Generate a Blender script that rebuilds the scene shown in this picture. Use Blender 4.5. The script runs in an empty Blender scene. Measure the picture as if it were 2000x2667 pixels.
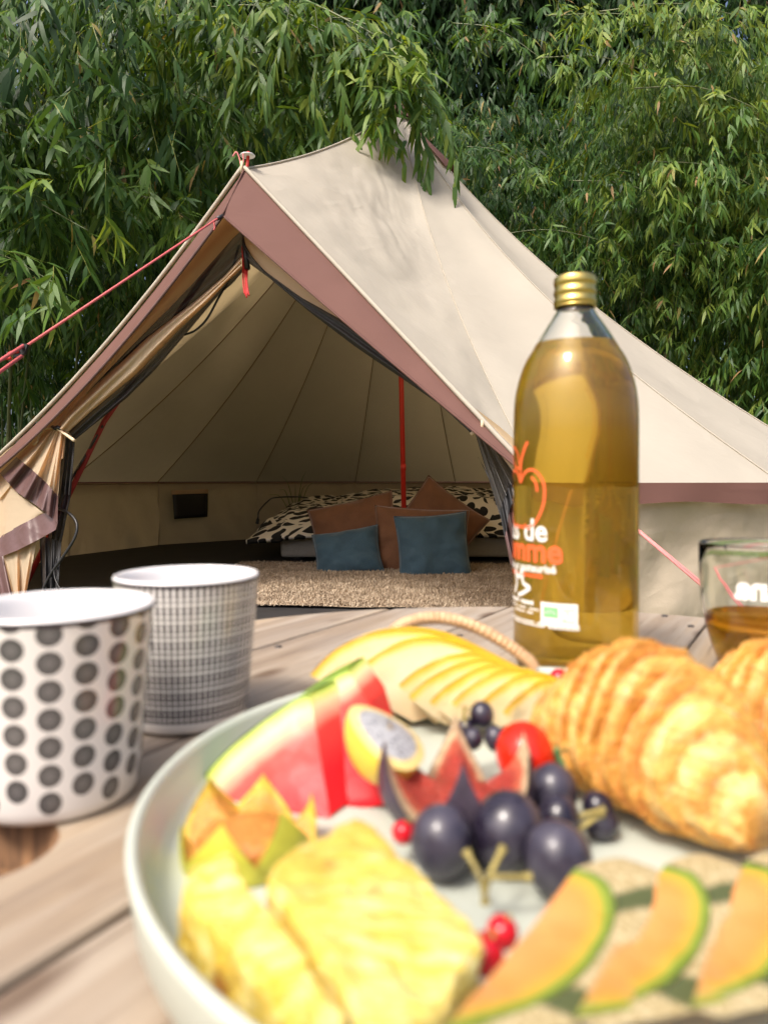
import bpy, bmesh, math, random
import numpy as np
from mathutils import Vector, Matrix, noise as mnoise

random.seed(7)
rng = np.random.default_rng(11)
R_ = math.radians

# ------------------------------------------------------------------ camera
scene = bpy.context.scene
COL = scene.collection
F = 1900.0            # focal length in photo pixels (photo 2000 x 2667)
HZ = 1250.0           # horizon row
CZ = 0.56             # camera height
TZ = CZ - 0.137       # table top
cam_d = bpy.data.cameras.new("camera")
cam = bpy.data.objects.new("camera", cam_d)
COL.objects.link(cam)
cam.location = (0, 0, CZ)
cam.rotation_euler = (R_(90), 0, 0)
cam_d.sensor_fit = 'VERTICAL'
cam_d.sensor_height = 36.0
cam_d.sensor_width = 27.0
cam_d.lens = F / 2667.0 * 36.0
cam_d.shift_y = -(1333.5 - HZ) / 2667.0
cam_d.clip_start = 0.01
cam_d.clip_end = 500
cam_d.dof.use_dof = True
cam_d.dof.focus_distance = 4.2
cam_d.dof.aperture_fstop = 8.2
scene.camera = cam

# ------------------------------------------------------------------ light
SUN = Vector((-0.40, -0.52, 0.90)).normalized()      # towards the sun
world = bpy.data.worlds.new("World")
scene.world = world
world.use_nodes = True
wn = world.node_tree
bg = wn.nodes["Background"]
sky = wn.nodes.new("ShaderNodeTexSky")
sky.sky_type = 'NISHITA'
sky.sun_disc = False
sky.sun_elevation = math.asin(SUN.z)
sky.sun_rotation = math.atan2(SUN.x, SUN.y)
sky.air_density = 0.7
sky.dust_density = 7.0
sky.ozone_density = 1.0
wn.links.new(sky.outputs[0], bg.inputs[0])
bg.inputs[1].default_value = 0.14
sun_d = bpy.data.lights.new("sun", 'SUN')
sun_d.energy = 1.5
sun_d.angle = R_(11.0)
sun_d.color = (1.0, 0.95, 0.87)
sun = bpy.data.objects.new("sun", sun_d)
COL.objects.link(sun)
sun.rotation_euler = SUN.to_track_quat('Z', 'Y').to_euler()
vs = scene.view_settings
vs.view_transform = 'Standard'
vs.look = 'None'
vs.exposure = 0.95
vs.gamma = 1
vs.use_curve_mapping = False
cy = scene.cycles
cy.use_denoising = True
try:
    cy.denoiser = 'OPENIMAGEDENOISE'
except Exception:
    pass
cy.max_bounces = 14
cy.transmission_bounces = 12
cy.transparent_max_bounces = 16
cy.diffuse_bounces = 5
cy.glossy_bounces = 5
cy.sample_clamp_indirect = 6.0

# ------------------------------------------------------------------ helpers
def P(px, py, d):
    return np.array([(px - 1000) / F * d, d, CZ - (py - HZ) / F * d])

def Q(px, py, z):
    return P(px, py, (CZ - z) * F / (py - HZ))

def tag(o, label=None, cat=None, group=None, kind=None):
    if label: o["label"] = label
    if cat: o["category"] = cat
    if group: o["group"] = group
    if kind: o["kind"] = kind
    return o

def thing(name, label, cat, loc=(0, 0, 0), group=None):
    o = bpy.data.objects.new(name, None)
    o.empty_display_size = 0.05
    COL.objects.link(o)
    o.location = [float(c) for c in loc]
    return tag(o, label, cat, group)

def hang(o, parent):
    """parent a mesh whose vertices are in world coordinates"""
    if parent is not None:
        o.parent = parent
        off = Vector((0, 0, 0))
        p = parent
        while p is not None:
            off -= Vector(p.location)
            p = p.parent
        o.location = off

def mesh(name, verts, faces, mat=None, parent=None, smooth=True, attrs=None, uv=None, mats=None, midx=None):
    me = bpy.data.meshes.new(name)
    verts = np.asarray(verts, dtype=float)
    me.from_pydata(verts.tolist(), [], [list(map(int, f)) for f in faces])
    if mats:
        for m in mats: me.materials.append(m)
        if midx is not None:
            me.polygons.foreach_set("material_index", np.asarray(midx, dtype=np.int32))
    elif mat:
        me.materials.append(mat)
    if smooth:
        me.polygons.foreach_set("use_smooth", np.ones(len(me.polygons), dtype=bool))
    if attrs:
        for k, v in attrs.items():
            a = me.attributes.new(k, 'FLOAT', 'POINT')
            a.data.foreach_set("value", np.asarray(v, dtype=np.float32))
    if uv is not None:
        uv = np.asarray(uv, dtype=np.float32)
        l = me.uv_layers.new(name="UVMap")
        idx = np.empty(len(me.loops), dtype=np.int32)
        me.loops.foreach_get("vertex_index", idx)
        l.data.foreach_set("uv", uv[idx].ravel())
    me.update()
    o = bpy.data.objects.new(name, me)
    COL.objects.link(o)
    hang(o, parent)
    return o

def grid_faces(n, m, closed_m=False, base=0, flip=False):
    f = []
    mm = m if closed_m else m - 1
    for i in range(n - 1):
        for j in range(mm):
            a = base + i * m + j
            b = base + i * m + (j + 1) % m
            c = base + (i + 1) * m + (j + 1) % m
            d = base + (i + 1) * m + j
            f.append((a, d, c, b) if flip else (a, b, c, d))
    return f

def grid_obj(name, pts, mat, parent=None, uv=None, closed=False, flip=False, smooth=True, attrs=None):
    pts = np.asarray(pts, dtype=float)
    n, m = pts.shape[:2]
    return mesh(name, pts.reshape(-1, 3), grid_faces(n, m, closed, 0, flip), mat, parent, smooth, attrs,
                None if uv is None else np.asarray(uv).reshape(-1, 2))

def resample(pl, n):
    pl = np.asarray(pl, dtype=float)
    seg = np.linalg.norm(np.diff(pl, axis=0), axis=1)
    s = np.concatenate([[0], np.cumsum(seg)])
    if s[-1] == 0:
        return np.repeat(pl[:1], n, axis=0)
    t = np.linspace(0, s[-1], n)
    return np.stack([np.interp(t, s, pl[:, k]) for k in range(pl.shape[1])], axis=1)

def spline(pl, n):
    """Catmull-Rom through the points"""
    pl = np.asarray(pl, dtype=float)
    p = np.concatenate([[2 * pl[0] - pl[1]], pl, [2 * pl[-1] - pl[-2]]])
    out = []
    k = len(pl) - 1
    for t in np.linspace(0, k - 1e-9, n):
        i = int(t); u = t - i
        a, b, c, d = p[i], p[i + 1], p[i + 2], p[i + 3]
        out.append(0.5 * ((2 * b) + (-a + c) * u + (2 * a - 5 * b + 4 * c - d) * u * u + (-a + 3 * b - 3 * c + d) * u ** 3))
    return np.array(out)

def tube_pts(path, r, sides=8):
    path = np.asarray(path, dtype=float)
    n = len(path)
    r = np.broadcast_to(np.asarray(r, dtype=float), (n,))
    tan = np.gradient(path, axis=0)
    tan /= np.linalg.norm(tan, axis=1)[:, None] + 1e-12
    up = np.array([0.0, 0, 1.0]) if abs(tan[0][2]) < 0.9 else np.array([1.0, 0, 0])
    rings = []
    nrm = np.cross(up, tan[0]); nrm /= np.linalg.norm(nrm)
    for i in range(n):
        nrm = nrm - tan[i] * np.dot(nrm, tan[i]); nrm /= np.linalg.norm(nrm) + 1e-12
        b = np.cross(tan[i], nrm)
        a = np.linspace(0, 2 * np.pi, sides, endpoint=False)
        rings.append(path[i] + r[i] * (np.cos(a)[:, None] * nrm + np.sin(a)[:, None] * b))
    return np.array(rings)

def tube(name, path, r, mat, parent=None, sides=8, attrs=None):
    rings = tube_pts(path, r, sides)
    n = len(rings)
    v = rings.reshape(-1, 3)
    f = grid_faces(n, sides, True)
    f.append(tuple(range(sides))[::-1])
    f.append(tuple((n - 1) * sides + k for k in range(sides)))
    return mesh(name, v, f, mat, parent, True, attrs)

def lathe(name, prof, mat, center, parent=None, seg=64, close=False, uvr=None):
    """prof: list of (r, z)"""
    prof = np.asarray(prof, dtype=float)
    n = len(prof)
    a = np.linspace(0, 2 * np.pi, seg + 1)
    pts = np.zeros((n, seg + 1, 3)); uv = np.zeros((n, seg + 1, 2))
    for i, (r, z) in enumerate(prof):
        pts[i, :, 0] = center[0] + r * np.cos(a)
        pts[i, :, 1] = center[1] + r * np.sin(a)
        pts[i, :, 2] = center[2] + z
        uv[i, :, 0] = a / (2 * np.pi)
        uv[i, :, 1] = z
    o = grid_obj(name, pts, mat, parent, uv)
    bm = bmesh.new(); bm.from_mesh(o.data)
    bmesh.ops.remove_doubles(bm, verts=bm.verts, dist=1e-7)
    bmesh.ops.recalc_face_normals(bm, faces=bm.faces)
    bm.to_mesh(o.data); bm.free()
    return o

def nz(v, s, seed=0.0):
    return mnoise.noise(Vector((v[0] * s + seed, v[1] * s + seed * 1.7, v[2] * s - seed)))

def fbm(v, s, seed=0.0, o=3):
    t = 0; a = 1
    for k in range(o):
        t += a * nz(v, s * 2 ** k, seed + k * 3.1); a *= 0.5
    return t

# ------------------------------------------------------------------ materials
class MB:
    def __init__(self, name):
        self.m = bpy.data.materials.new(name)
        self.m.use_nodes = True
        self.t = self.m.node_tree
        self.t.nodes.clear()
        self.out = self.n("ShaderNodeOutputMaterial")
    def n(self, typ, **kw):
        nd = self.t.nodes.new(typ)
        for k, v in kw.items(): setattr(nd, k, v)
        return nd
    def l(self, a, b): self.t.links.new(a, b)
    def coord(self, kind="Object"):
        return self.n("ShaderNodeTexCoord").outputs[kind]
    def attr(self, name):
        return self.n("ShaderNodeAttribute", attribute_name=name).outputs["Fac"]
    def mapping(self, src, scale=(1, 1, 1), rot=(0, 0, 0), loc=(0, 0, 0)):
        m = self.n("ShaderNodeMapping")
        m.inputs["Scale"].default_value = scale
        m.inputs["Rotation"].default_value = rot
        m.inputs["Location"].default_value = loc
        self.l(src, m.inputs["Vector"]); return m.outputs[0]
    def noise(self, src, scale, detail=4, rough=0.55, dist=0.0):
        t = self.n("ShaderNodeTexNoise")
        t.inputs["Scale"].default_value = scale
        t.inputs["Detail"].default_value = detail
        t.inputs["Roughness"].default_value = rough
        t.inputs["Distortion"].default_value = dist
        if src is not None: self.l(src, t.inputs["Vector"])
        return t.outputs["Fac"]
    def voro(self, src, scale, feature='F1', out="Distance", dim='3D'):
        t = self.n("ShaderNodeTexVoronoi", feature=feature, voronoi_dimensions=dim)
        t.inputs["Scale"].default_value = scale
        self.l(src, t.inputs["Vector"]); return t.outputs[out]
    def ramp(self, fac, stops, interp='LINEAR'):
        r = self.n("ShaderNodeValToRGB")
        r.color_ramp.interpolation = interp
        e = r.color_ramp.elements
        while len(e) > 1: e.remove(e[-1])
        e[0].position = stops[0][0]; e[0].color = (*stops[0][1], 1) if len(stops[0][1]) == 3 else stops[0][1]
        for p, c in stops[1:]:
            x = e.new(p); x.color = (*c, 1) if len(c) == 3 else c
        self.l(fac, r.inputs[0]); return r.outputs[0]
    def math(self, op, a, b=None, c=None, clamp=False):
        m = self.n("ShaderNodeMath", operation=op); m.use_clamp = clamp
        for i, x in enumerate((a, b, c)):
            if x is None: continue
            if isinstance(x, (int, float)): m.inputs[i].default_value = x
            else: self.l(x, m.inputs[i])
        return m.outputs[0]
    def mix(self, fac, a, b, blend='MIX'):
        m = self.n("ShaderNodeMix", data_type='RGBA', blend_type=blend)
        if isinstance(fac, (int, float)): m.inputs["Factor"].default_value = fac
        else: self.l(fac, m.inputs["Factor"])
        for s, x in (("A", a), ("B", b)):
            sock = [i for i in m.inputs if i.name == s and i.type == 'RGBA'][0]
            if isinstance(x, tuple): sock.default_value = (*x, 1) if len(x) == 3 else x
            else: self.l(x, sock)
        return [o for o in m.outputs if o.type == 'RGBA'][0]
    def bump(self, h, strength=0.3, dist=0.01, normal=None):
        b = self.n("ShaderNodeBump")
        b.inputs["Strength"].default_value = strength
        b.inputs["Distance"].default_value = dist
        self.l(h, b.inputs["Height"])
        if normal is not None: self.l(normal, b.inputs["Normal"])
        return b.outputs[0]
    def pbsdf(self, color, rough=0.6, normal=None, **kw):
        p = self.n("ShaderNodeBsdfPrincipled")
        if isinstance(color, tuple): p.inputs["Base Color"].default_value = (*color, 1)
        else: self.l(color, p.inputs["Base Color"])
        if isinstance(rough, (int, float)): p.inputs["Roughness"].default_value = rough
        else: self.l(rough, p.inputs["Roughness"])
        if normal is not None: self.l(normal, p.inputs["Normal"])
        for k, v in kw.items():
            p.inputs[k].default_value = v
        return p.outputs[0]
    def translucent(self, color, normal=None):
        t = self.n("ShaderNodeBsdfTranslucent")
        if isinstance(color, tuple): t.inputs[0].default_value = (*color, 1)
        else: self.l(color, t.inputs[0])
        if normal is not None: self.l(normal, t.inputs["Normal"])
        return t.outputs[0]
    def mixs(self, fac, a, b):
        m = self.n("ShaderNodeMixShader")
        if isinstance(fac, (int, float)): m.inputs[0].default_value = fac
        else: self.l(fac, m.inputs[0])
        self.l(a, m.inputs[1]); self.l(b, m.inputs[2]); return m.outputs[0]
    def done(self, sh):
        self.l(sh, self.out.inputs["Surface"]); return self.m

def simple(name, color, rough=0.6, var=0.0, scale=20, bump=0.0, bscale=60, **kw):
    b = MB(name)
    co = b.coord()
    c = color
    if var:
        nf = b.noise(co, scale, 5)
        lo = tuple(max(0, x * (1 - var)) for x in color); hi = tuple(min(1, x * (1 + var)) for x in color)
        c = b.ramp(nf, [(0.3, lo), (0.7, hi)])
    nrm = None
    if bump:
        nrm = b.bump(b.noise(co, bscale, 4), bump, 0.005)
    return b.done(b.pbsdf(c, rough, nrm, **kw))

def fabric(name, color, trans_col, trans, rough=0.85, wr=0.35, dirt=0.12, sheen=0.0):
    b = MB(name)
    co = b.coord()
    n1 = b.noise(co, 1.6, 6, 0.6)
    n2 = b.noise(co, 14, 4, 0.6)
    lo = tuple(x * (1 - dirt) for x in color)
    c = b.ramp(n1, [(0.3, lo), (0.65, color)])
    spots = b.voro(co, 26, 'F1')
    sp = b.ramp(spots, [(0.02, (0.55, 0.55, 0.5)), (0.05, (1, 1, 1))])
    c = b.mix(0.55, c, b.mix(1.0, c, sp, 'MULTIPLY'))
    # creases: thin ridges from distorted noise
    cr = b.math('ABSOLUTE', b.math('SUBTRACT', b.noise(b.mapping(co, (1.0, 1.0, 2.2), rot=(0.5, 0.3, 0.4)), 2.6, 2, 0.4, 0.3), 0.5))
    cr = b.math('SUBTRACT', 1.0, b.math('MULTIPLY', cr, 14, clamp=True))
    msk = b.ramp(b.noise(co, 0.9, 2), [(0.42, (0, 0, 0)), (0.62, (1, 1, 1))])
    cr = b.math('MULTIPLY', cr, msk)
    h = b.math('ADD', b.math('MULTIPLY', cr, 0.22), b.math('MULTIPLY', n2, 0.35))
    h = b.math('ADD', h, b.math('MULTIPLY', b.noise(co, 5.0, 3), 1.0))
    nrm = b.bump(h, wr, 0.012)
    d = b.pbsdf(c, rough, nrm, **({"Sheen Weight": sheen} if sheen else {}))
    t = b.translucent(trans_col, nrm)
    return b.done(b.mixs(trans, d, t))

M = {}
M['canvas'] = fabric("canvas_cream", (0.60, 0.55, 0.455), (0.47, 0.355, 0.19), 0.37, wr=0.5)
M['wall_canvas'] = fabric("canvas_wall", (0.58, 0.49, 0.37), (0.48, 0.34, 0.16), 0.30, wr=1.0)
M['flap'] = fabric("canvas_flap", (0.74, 0.60, 0.42), (0.70, 0.44, 0.20), 0.50, wr=0.3, dirt=0.06)
M['brown'] = fabric("canvas_brown", (0.165, 0.078, 0.062), (0.18, 0.06, 0.035), 0.22, wr=0.3)
M['hem'] = fabric("hem_brown", (0.15, 0.085, 0.08), (0.10, 0.04, 0.03), 0.15, rough=0.38, wr=0.7)
M['seam'] = simple("seam_tape", (0.26, 0.16, 0.085), 0.8)
M['groundsheet'] = simple("groundsheet", (0.018, 0.017, 0.018), 0.75, 0.3, 6, 0.4, 12)
M['red'] = simple("red_pole_paint", (0.62, 0.035, 0.02), 0.35)
M['darkred'] = simple("red_strap", (0.28, 0.02, 0.02), 0.6)
M['rope'] = simple("guy_rope", (0.62, 0.12, 0.12), 0.6, 0.25, 300)
M['redrope'] = simple("red_cord", (0.55, 0.03, 0.03), 0.6, 0.2, 300)
M['pinkrope'] = simple("pink_rope", (0.60, 0.20, 0.19), 0.6, 0.15, 300)
M['black'] = simple("black_plastic", (0.015, 0.015, 0.016), 0.4)
M['white'] = simple("white_plastic", (0.8, 0.8, 0.8), 0.35)
M['cord'] = simple("tan_cord", (0.62, 0.48, 0.32), 0.8)

def mesh_cloth():
    b = MB("mosquito_mesh")
    co = b.coord()
    nrm = b.bump(b.noise(co, 9, 3), 0.5, 0.02)
    d = b.pbsdf((0.022, 0.022, 0.024), 0.6, nrm)
    tr = b.n("ShaderNodeBsdfTransparent").outputs[0]
    return b.done(b.mixs(0.06, d, tr))
M['mesh'] = mesh_cloth()
def mesh_cloth2():
    b = MB("mosquito_mesh_gathered")
    co = b.coord()
    nrm = b.bump(b.noise(co, 9, 3), 0.6, 0.02)
    d = b.pbsdf((0.07, 0.066, 0.062), 0.42, nrm)
    tr = b.n("ShaderNodeBsdfTransparent").outputs[0]
    return b.done(b.mixs(0.12, d, tr))
M['mesh2'] = mesh_cloth2()

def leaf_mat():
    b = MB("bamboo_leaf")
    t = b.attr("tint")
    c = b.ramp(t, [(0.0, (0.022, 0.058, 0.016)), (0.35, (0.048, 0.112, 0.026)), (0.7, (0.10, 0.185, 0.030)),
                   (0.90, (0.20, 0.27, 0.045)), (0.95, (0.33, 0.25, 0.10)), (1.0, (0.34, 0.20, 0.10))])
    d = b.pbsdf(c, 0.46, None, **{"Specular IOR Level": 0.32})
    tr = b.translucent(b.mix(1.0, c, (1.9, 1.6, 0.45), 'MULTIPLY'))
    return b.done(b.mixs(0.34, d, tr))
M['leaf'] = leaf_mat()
def culm_mat():
    b = MB("bamboo_culm")
    co = b.coord()
    c = b.ramp(b.noise(b.mapping(co, (8, 8, 1.2)), 1.5, 4), [(0.3, (0.05, 0.085, 0.025)), (0.7, (0.15, 0.16, 0.06))])
    return b.done(b.pbsdf(c, 0.45))
M['culm'] = culm_mat()

# ------------------------------------------------------------------ ground
def ground_mat():
    b = MB("ground_soil_grass")
    co = b.coord()
    n = b.noise(co, 0.7, 6); n2 = b.noise(co, 30, 5)
    c1 = b.ramp(n2, [(0.3, (0.06, 0.10, 0.025)), (0.7, (0.14, 0.19, 0.05))])
    c2 = b.ramp(n2, [(0.3, (0.10, 0.075, 0.045)), (0.7, (0.20, 0.15, 0.09))])
    c = b.mix(b.ramp(n, [(0.42, (0, 0, 0)), (0.58, (1, 1, 1))]), c1, c2)
    return b.done(b.pbsdf(c, 0.95, b.bump(n2, 0.6, 0.03)))
g = 24
gx = np.linspace(-60, 60, g); gy = np.linspace(-50, 80, g)
gp = np.array([[(x, y, -0.02 - 0.03 * abs(nz((x, y, 0), 0.3))) for x in gx] for y in gy])
tag(grid_obj("ground", gp, ground_mat()), kind="structure")

# ------------------------------------------------------------------ bell tent
C = np.array([0.10, 4.70])
PEAK = np.array([C[0], C[1], 2.95])
RR, EZ = 2.5, 0.545
def eave(ang, z=EZ, r=RR):
    r = r - 0.10 * max(0.0, min(1.0, (ang - 503.75) / 67.5))
    a = R_(ang); return np.array([C[0] + r * math.cos(a), C[1] + r * math.sin(a), z])
A_R, A_L = 278.75, 571.25
ER, EL = eave(A_R), eave(A_L)
AP = np.array([-0.60, 3.15, CZ + (HZ - 441) / F * 3.15])       # door apex
TIP = P(581, 562, 2.96)                                          # point of the visor
SAG = 0.27
tent = thing("bell_tent", "cream canvas bell tent with brown visor and open door", "tent", (C[0], C[1], 0))

def seam(ang, n):
    e = eave(ang); t = np.linspace(0, 1, n)[:, None]
    p = PEAK + (e - PEAK) * t
    p[:, 2] -= (SAG * 4 * t * (1 - t) * (1 - 0.35 * t))[:, 0]
    return p

def wrinkle(pts, amp, sc, seed, edge=True):
    pts = np.array(pts)
    n, m = pts.shape[:2]
    du = np.gradient(pts, axis=0); dv = np.gradient(pts, axis=1)
    nr = np.cross(du, dv); nr /= np.linalg.norm(nr, axis=2)[:, :, None] + 1e-9
    for i in range(n):
        for j in range(m):
            w = 1.0
            if edge:
                w = min(1, 6 * j / m, 6 * (m - 1 - j) / m, 8 * (n - 1 - i) / n + 0.15)
            d = amp * w * fbm(pts[i, j], sc, seed)
            pts[i, j] += nr[i, j] * d
    return pts

NR, NC = 48, 14
for k in range(13):
    a0, a1 = A_R + 22.5 * k, A_R + 22.5 * (k + 1)
    s0, s1 = seam(a0, NR), seam(a1, NR)
    t = np.linspace(0, 1, NC)[None, :, None]
    pts = s0[:, None] * (1 - t) + s1[:, None] * t
    tt = np.linspace(0, 1, NR)[:, None]
    pts[:, :, 2] -= 0.035 * np.sin(np.pi * t[:, :, 0]) * np.sin(np.pi * tt ** 0.8)
    pts = wrinkle(pts, 0.012, 2.2, k * 5.0)
    rp = grid_obj("roof_panel", pts, M['canvas'], tent)
    if k >= 2:
        tube("roof_seam", s0[3:] - np.array([0, 0, 0.006]), 0.0028, M['seam'], rp, 5)
    # raised seam
    tube("roof_seam", s0[2:] + np.array([0, 0, 0.004]), 0.003, M['canvas'], rp, 5)

def curve(p, q, n, sag=0.0, side=None, amt=0.0):
    t = np.linspace(0, 1, n)[:, None]
    c = p + (q - p) * t
    c[:, 2] -= (sag * 4 * t * (1 - t))[:, 0]
    if side is not None: c += side * (amt * 4 * t * (1 - t))
    return c

def tri_panel(ridge, seamc, edge, n, m, amp, seed):
    """ridge,seamc: curves from the peak; edge: curve from ridge end to seam end"""
    ridge, seamc = resample(ridge, n), resample(seamc, n)
    edge = resample(edge, m)
    s = np.linspace(0, 1, n); t = np.linspace(0, 1, m)
    out = np.zeros((n, m, 3))
    for j in range(m):
        base = ridge * (1 - t[j]) + seamc * t[j]
        corr = edge[j] - (edge[0] * (1 - t[j]) + edge[-1] * t[j])
        out[:, j] = base + corr * (s[:, None] ** 1.5)
        out[:, j, 2] -= 0.05 * np.sin(np.pi * t[j]) * np.sin(np.pi * s)
        for i in range(n):
            w_ = math.sin(math.pi * min(1, t[j] * 1.3)) * math.exp(-((s[i] - 0.62) / 0.28) ** 2)
            out[i, j, 2] += 0.050 * w_ * (0.5 - abs(nz((s[i] * 6.5 + t[j] * 2.2, t[j] * 2.0, seed), 1.0))) * (1 - 0.5 * t[j])
            out[i, j, 2] += 0.020 * w_ * (0.5 - abs(nz((s[i] * 14 - t[j] * 5, t[j] * 5.0, seed + 5), 1.0)))
    return wrinkle(out, amp, 2.6, seed)

ridge = curve(PEAK, AP, 60, 0.06)
edgeR = curve(AP, ER, 60, 0.0)
edgeL = curve(AP, EL, 60, 0.09)
grid_obj("roof_panel", tri_panel(ridge, seam(A_R, 60), edgeR, 70, 50, 0.022, 3.0), M['canvas'], tent)
grid_obj("roof_panel", tri_panel(ridge, seam(A_L, 60), edgeL, 60, 40, 0.02, 9.0), M['canvas'], tent)
tube("roof_seam", edgeR + np.array([0, -0.006, 0.006]), 0.009, M['canvas'], tent, 6)
tube("roof_seam", edgeL + np.array([-0.012, -0.006, 0.006]), 0.009, M['canvas'], tent, 6)
tube("roof_seam", ridge + np.array([0, 0, 0.003]), 0.006, M['canvas'], tent, 6)

# visor: two brown panels from the roof edge to the lower edge running out from the tip
lowR = curve(TIP, ER + np.array([-0.012, -0.012, 0.0]), 60, 0.008)
lowL = curve(TIP, EL + np.array([0.0, -0.03, -0.045]), 60, 0.09)
def visor(up, low, seed, n=60, m=16):
    up, low = resample(up, n), resample(low, n)
    t = np.linspace(0, 1, m)[None, :, None]
    pts = up[:, None] * (1 - t) + low[:, None] * t
    pts[:, :, 2] += 0.012 * np.sin(np.pi * t[:, :, 0])
    return wrinkle(pts, 0.007, 5, seed)
fw = np.array([0, -0.004, -0.004])
grid_obj("visor_panel", visor(edgeR + fw, lowR, 1.0), M['brown'], tent)
grid_obj("visor_panel", visor(edgeL + fw, lowL, 2.0), M['brown'], tent)
tube("visor_seam", curve(AP + fw, TIP, 12) + np.array([0, -0.004, 0.004]), 0.004, M['brown'], tent, 5)
tube("visor_hem", lowR, 0.005, M['brown'], tent, 5)
tube("visor_hem", lowL, 0.006, M['hem'], tent, 5)

# eave trim and walls, gore by gore
for k in range(13):
    a0, a1 = A_R + 22.5 * k, A_R + 22.5 * (k + 1)
    e0, e1 = eave(a0), eave(a1)
    n, m = 26, 7
    t = np.linspace(0, 1, n)
    out_n = (e0 + e1) / 2 - np.array([C[0], C[1], EZ]); out_n /= np.linalg.norm(out_n)
    pts = np.zeros((n, m, 3))
    for i in range(n):
        base = e0 + (e1 - e0) * t[i] + out_n * 0.014
        for j in range(m):
            u = j / (m - 1)
            pts[i, j] = base + np.array([0, 0, 0.006 - 0.068 * u - 0.006 * u * math.sin(t[i] * 9 + k)]) \
                + out_n * (0.012 * u + 0.006 * u * math.sin(t[i] * 17 + k * 2))
    grid_obj("eave_trim", pts, M['brown'], tent)
    n, m = 40, 22
    w0, w1 = eave(a0, 0, RR - 0.01), eave(a1, 0, RR - 0.01)
    pts = np.zeros((m, n, 3))
    for j in range(m):
        v = j / (m - 1)
        for i in range(n):
            u = i / (n - 1)
            p = w0 + (w1 - w0) * u
            p = p.copy(); p[2] = EZ * (1 - v) + 0.0 * v - 0.01
            fold = 0.018 * math.sin((u * 3.0 + v * 1.6) * 5 + k * 1.3) * math.sin(math.pi * min(1, u * 1.2 + 0.05)) * (0.35 + 0.65 * v)
            fold += 0.014 * fbm((u * 3 + k, v * 1.2, 0), 2.0, 4)
            pts[j, i] = p + out_n * (fold - 0.012 * math.sin(math.pi * v))
    wp = grid_obj("wall_panel", pts, M['wall_canvas'], tent)
    tube("eave_seam", [eave(a0, EZ - 0.016, RR - 0.03), eave(a1, EZ - 0.016, RR - 0.03)], 0.004, M['seam'], wp, 5)
    tube("wall_seam", [eave(a0, EZ - 0.02, RR - 0.015), eave(a0, 0.0, RR - 0.018)], 0.006, M['wall_canvas'], wp, 5)

# ground sheet
ring = [eave(A_R + 22.5 * k, 0.0, RR - 0.03) for k in range(14)]
top = [(p[0], p[1], 0.012) for p in ring]; bot = [(p[0], p[1], -0.06) for p in ring]
nn = len(ring)
gsv = top + bot
gsf = [tuple(range(nn)), tuple(range(nn, 2 * nn))[::-1]] + [(i, (i + 1) % nn, nn + (i + 1) % nn, nn + i) for i in range(nn)]
mesh("groundsheet", gsv, gsf, M['groundsheet'], tent, smooth=False)

# vent hood, peak cap
cone = []
for z, r in ((0.035, 0.004), (0.02, 0.03), (-0.03, 0.06), (-0.10, 0.10)):
    cone.append((r, z))
lathe("peak_cap", cone, M['brown'], PEAK + np.array([-0.02, 0, 0.02]), tent, 24)
va0, va1 = 318, 352
pts = np.zeros((14, 10, 3))
for i in range(14):
    t = 0.045 + 0.105 * i / 13
    for j in range(10):
        a = va0 + (va1 - va0) * j / 9
        s = PEAK + (eave(a) - PEAK) * t
        s[2] -= SAG * 4 * t * (1 - t) * (1 - 0.35 * t)
        s[2] += 0.045 * (i / 13) * math.sin(math.pi * j / 9) ** 0.5 + 0.012
        pts[i, j] = s
grid_obj("vent_hood", pts, M['brown'], tent)

# poles
pole = tube("centre_pole", [(0.135, 4.69, 0.01), (0.105, 4.70, 1.5), (0.09, 4.70, 2.88)], 0.0165, M['red'], tent, 14)
tube("pole_sleeve", [(0.124, 4.693, 0.62), (0.1235, 4.693, 0.66)], 0.0185, M['red'], pole, 14)

# door plane
dn = np.cross(EL - AP, ER - AP); dn /= np.linalg.norm(dn)
camp = np.array([0, 0, CZ])
if np.dot(dn, camp - AP) < 0: dn = -dn
def DP(px, py, off=0.0):
    """point on the (inset) plane of the doorway along the given view direction"""
    ray = P(px, py, 1.0) - camp
    o = AP - dn * off
    t = np.dot(dn, o - camp) / np.dot(dn, ray)
    return camp + ray * t

def ribbon(name, a, b, off, mat, bulge=0.0, folds=0, famp=0.0, n=44, m=13, parent=None, seed=0.0):
    a, b = resample(a, n), resample(b, n)
    pts = np.zeros((n, m, 3))
    for i in range(n):
        for j in range(m):
            u = j / (m - 1)
            q = a[i] * (1 - u) + b[i] * u
            f = famp * math.sin(folds * 2 * math.pi * u + seed + 1.5 * math.sin(i / n * 4 + seed))
            pts[i, j] = DP(q[0], q[1], off - bulge * math.sin(math.pi * u) + f)
    return grid_obj(name, pts, mat, parent or tent)

# door surround (tan inner strip), left and right
ribbon("door_surround", [(625, 520), (560, 560), (470, 680), (380, 800), (290, 915), (200, 1020), (110, 1100), (30, 1165), (-80, 1235)],
       [(640, 592), (612, 615), (506, 735), (380, 866), (295, 954), (225, 1035), (150, 1112), (100, 1175), (0, 1300)], 0.05, M['flap'], 0.0, 1, 0.01)
ribbon("door_surround", [(615, 520), (700, 600), (800, 700), (900, 790), (1040, 905), (1180, 1020), (1300, 1110), (1390, 1190)],
       [(641, 650), (682, 700), (780, 772), (888, 832), (1040, 940), (1121, 1012), (1262, 1130), (1345, 1240)], 0.05, M['flap'], 0.0, 1, 0.008)
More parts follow.
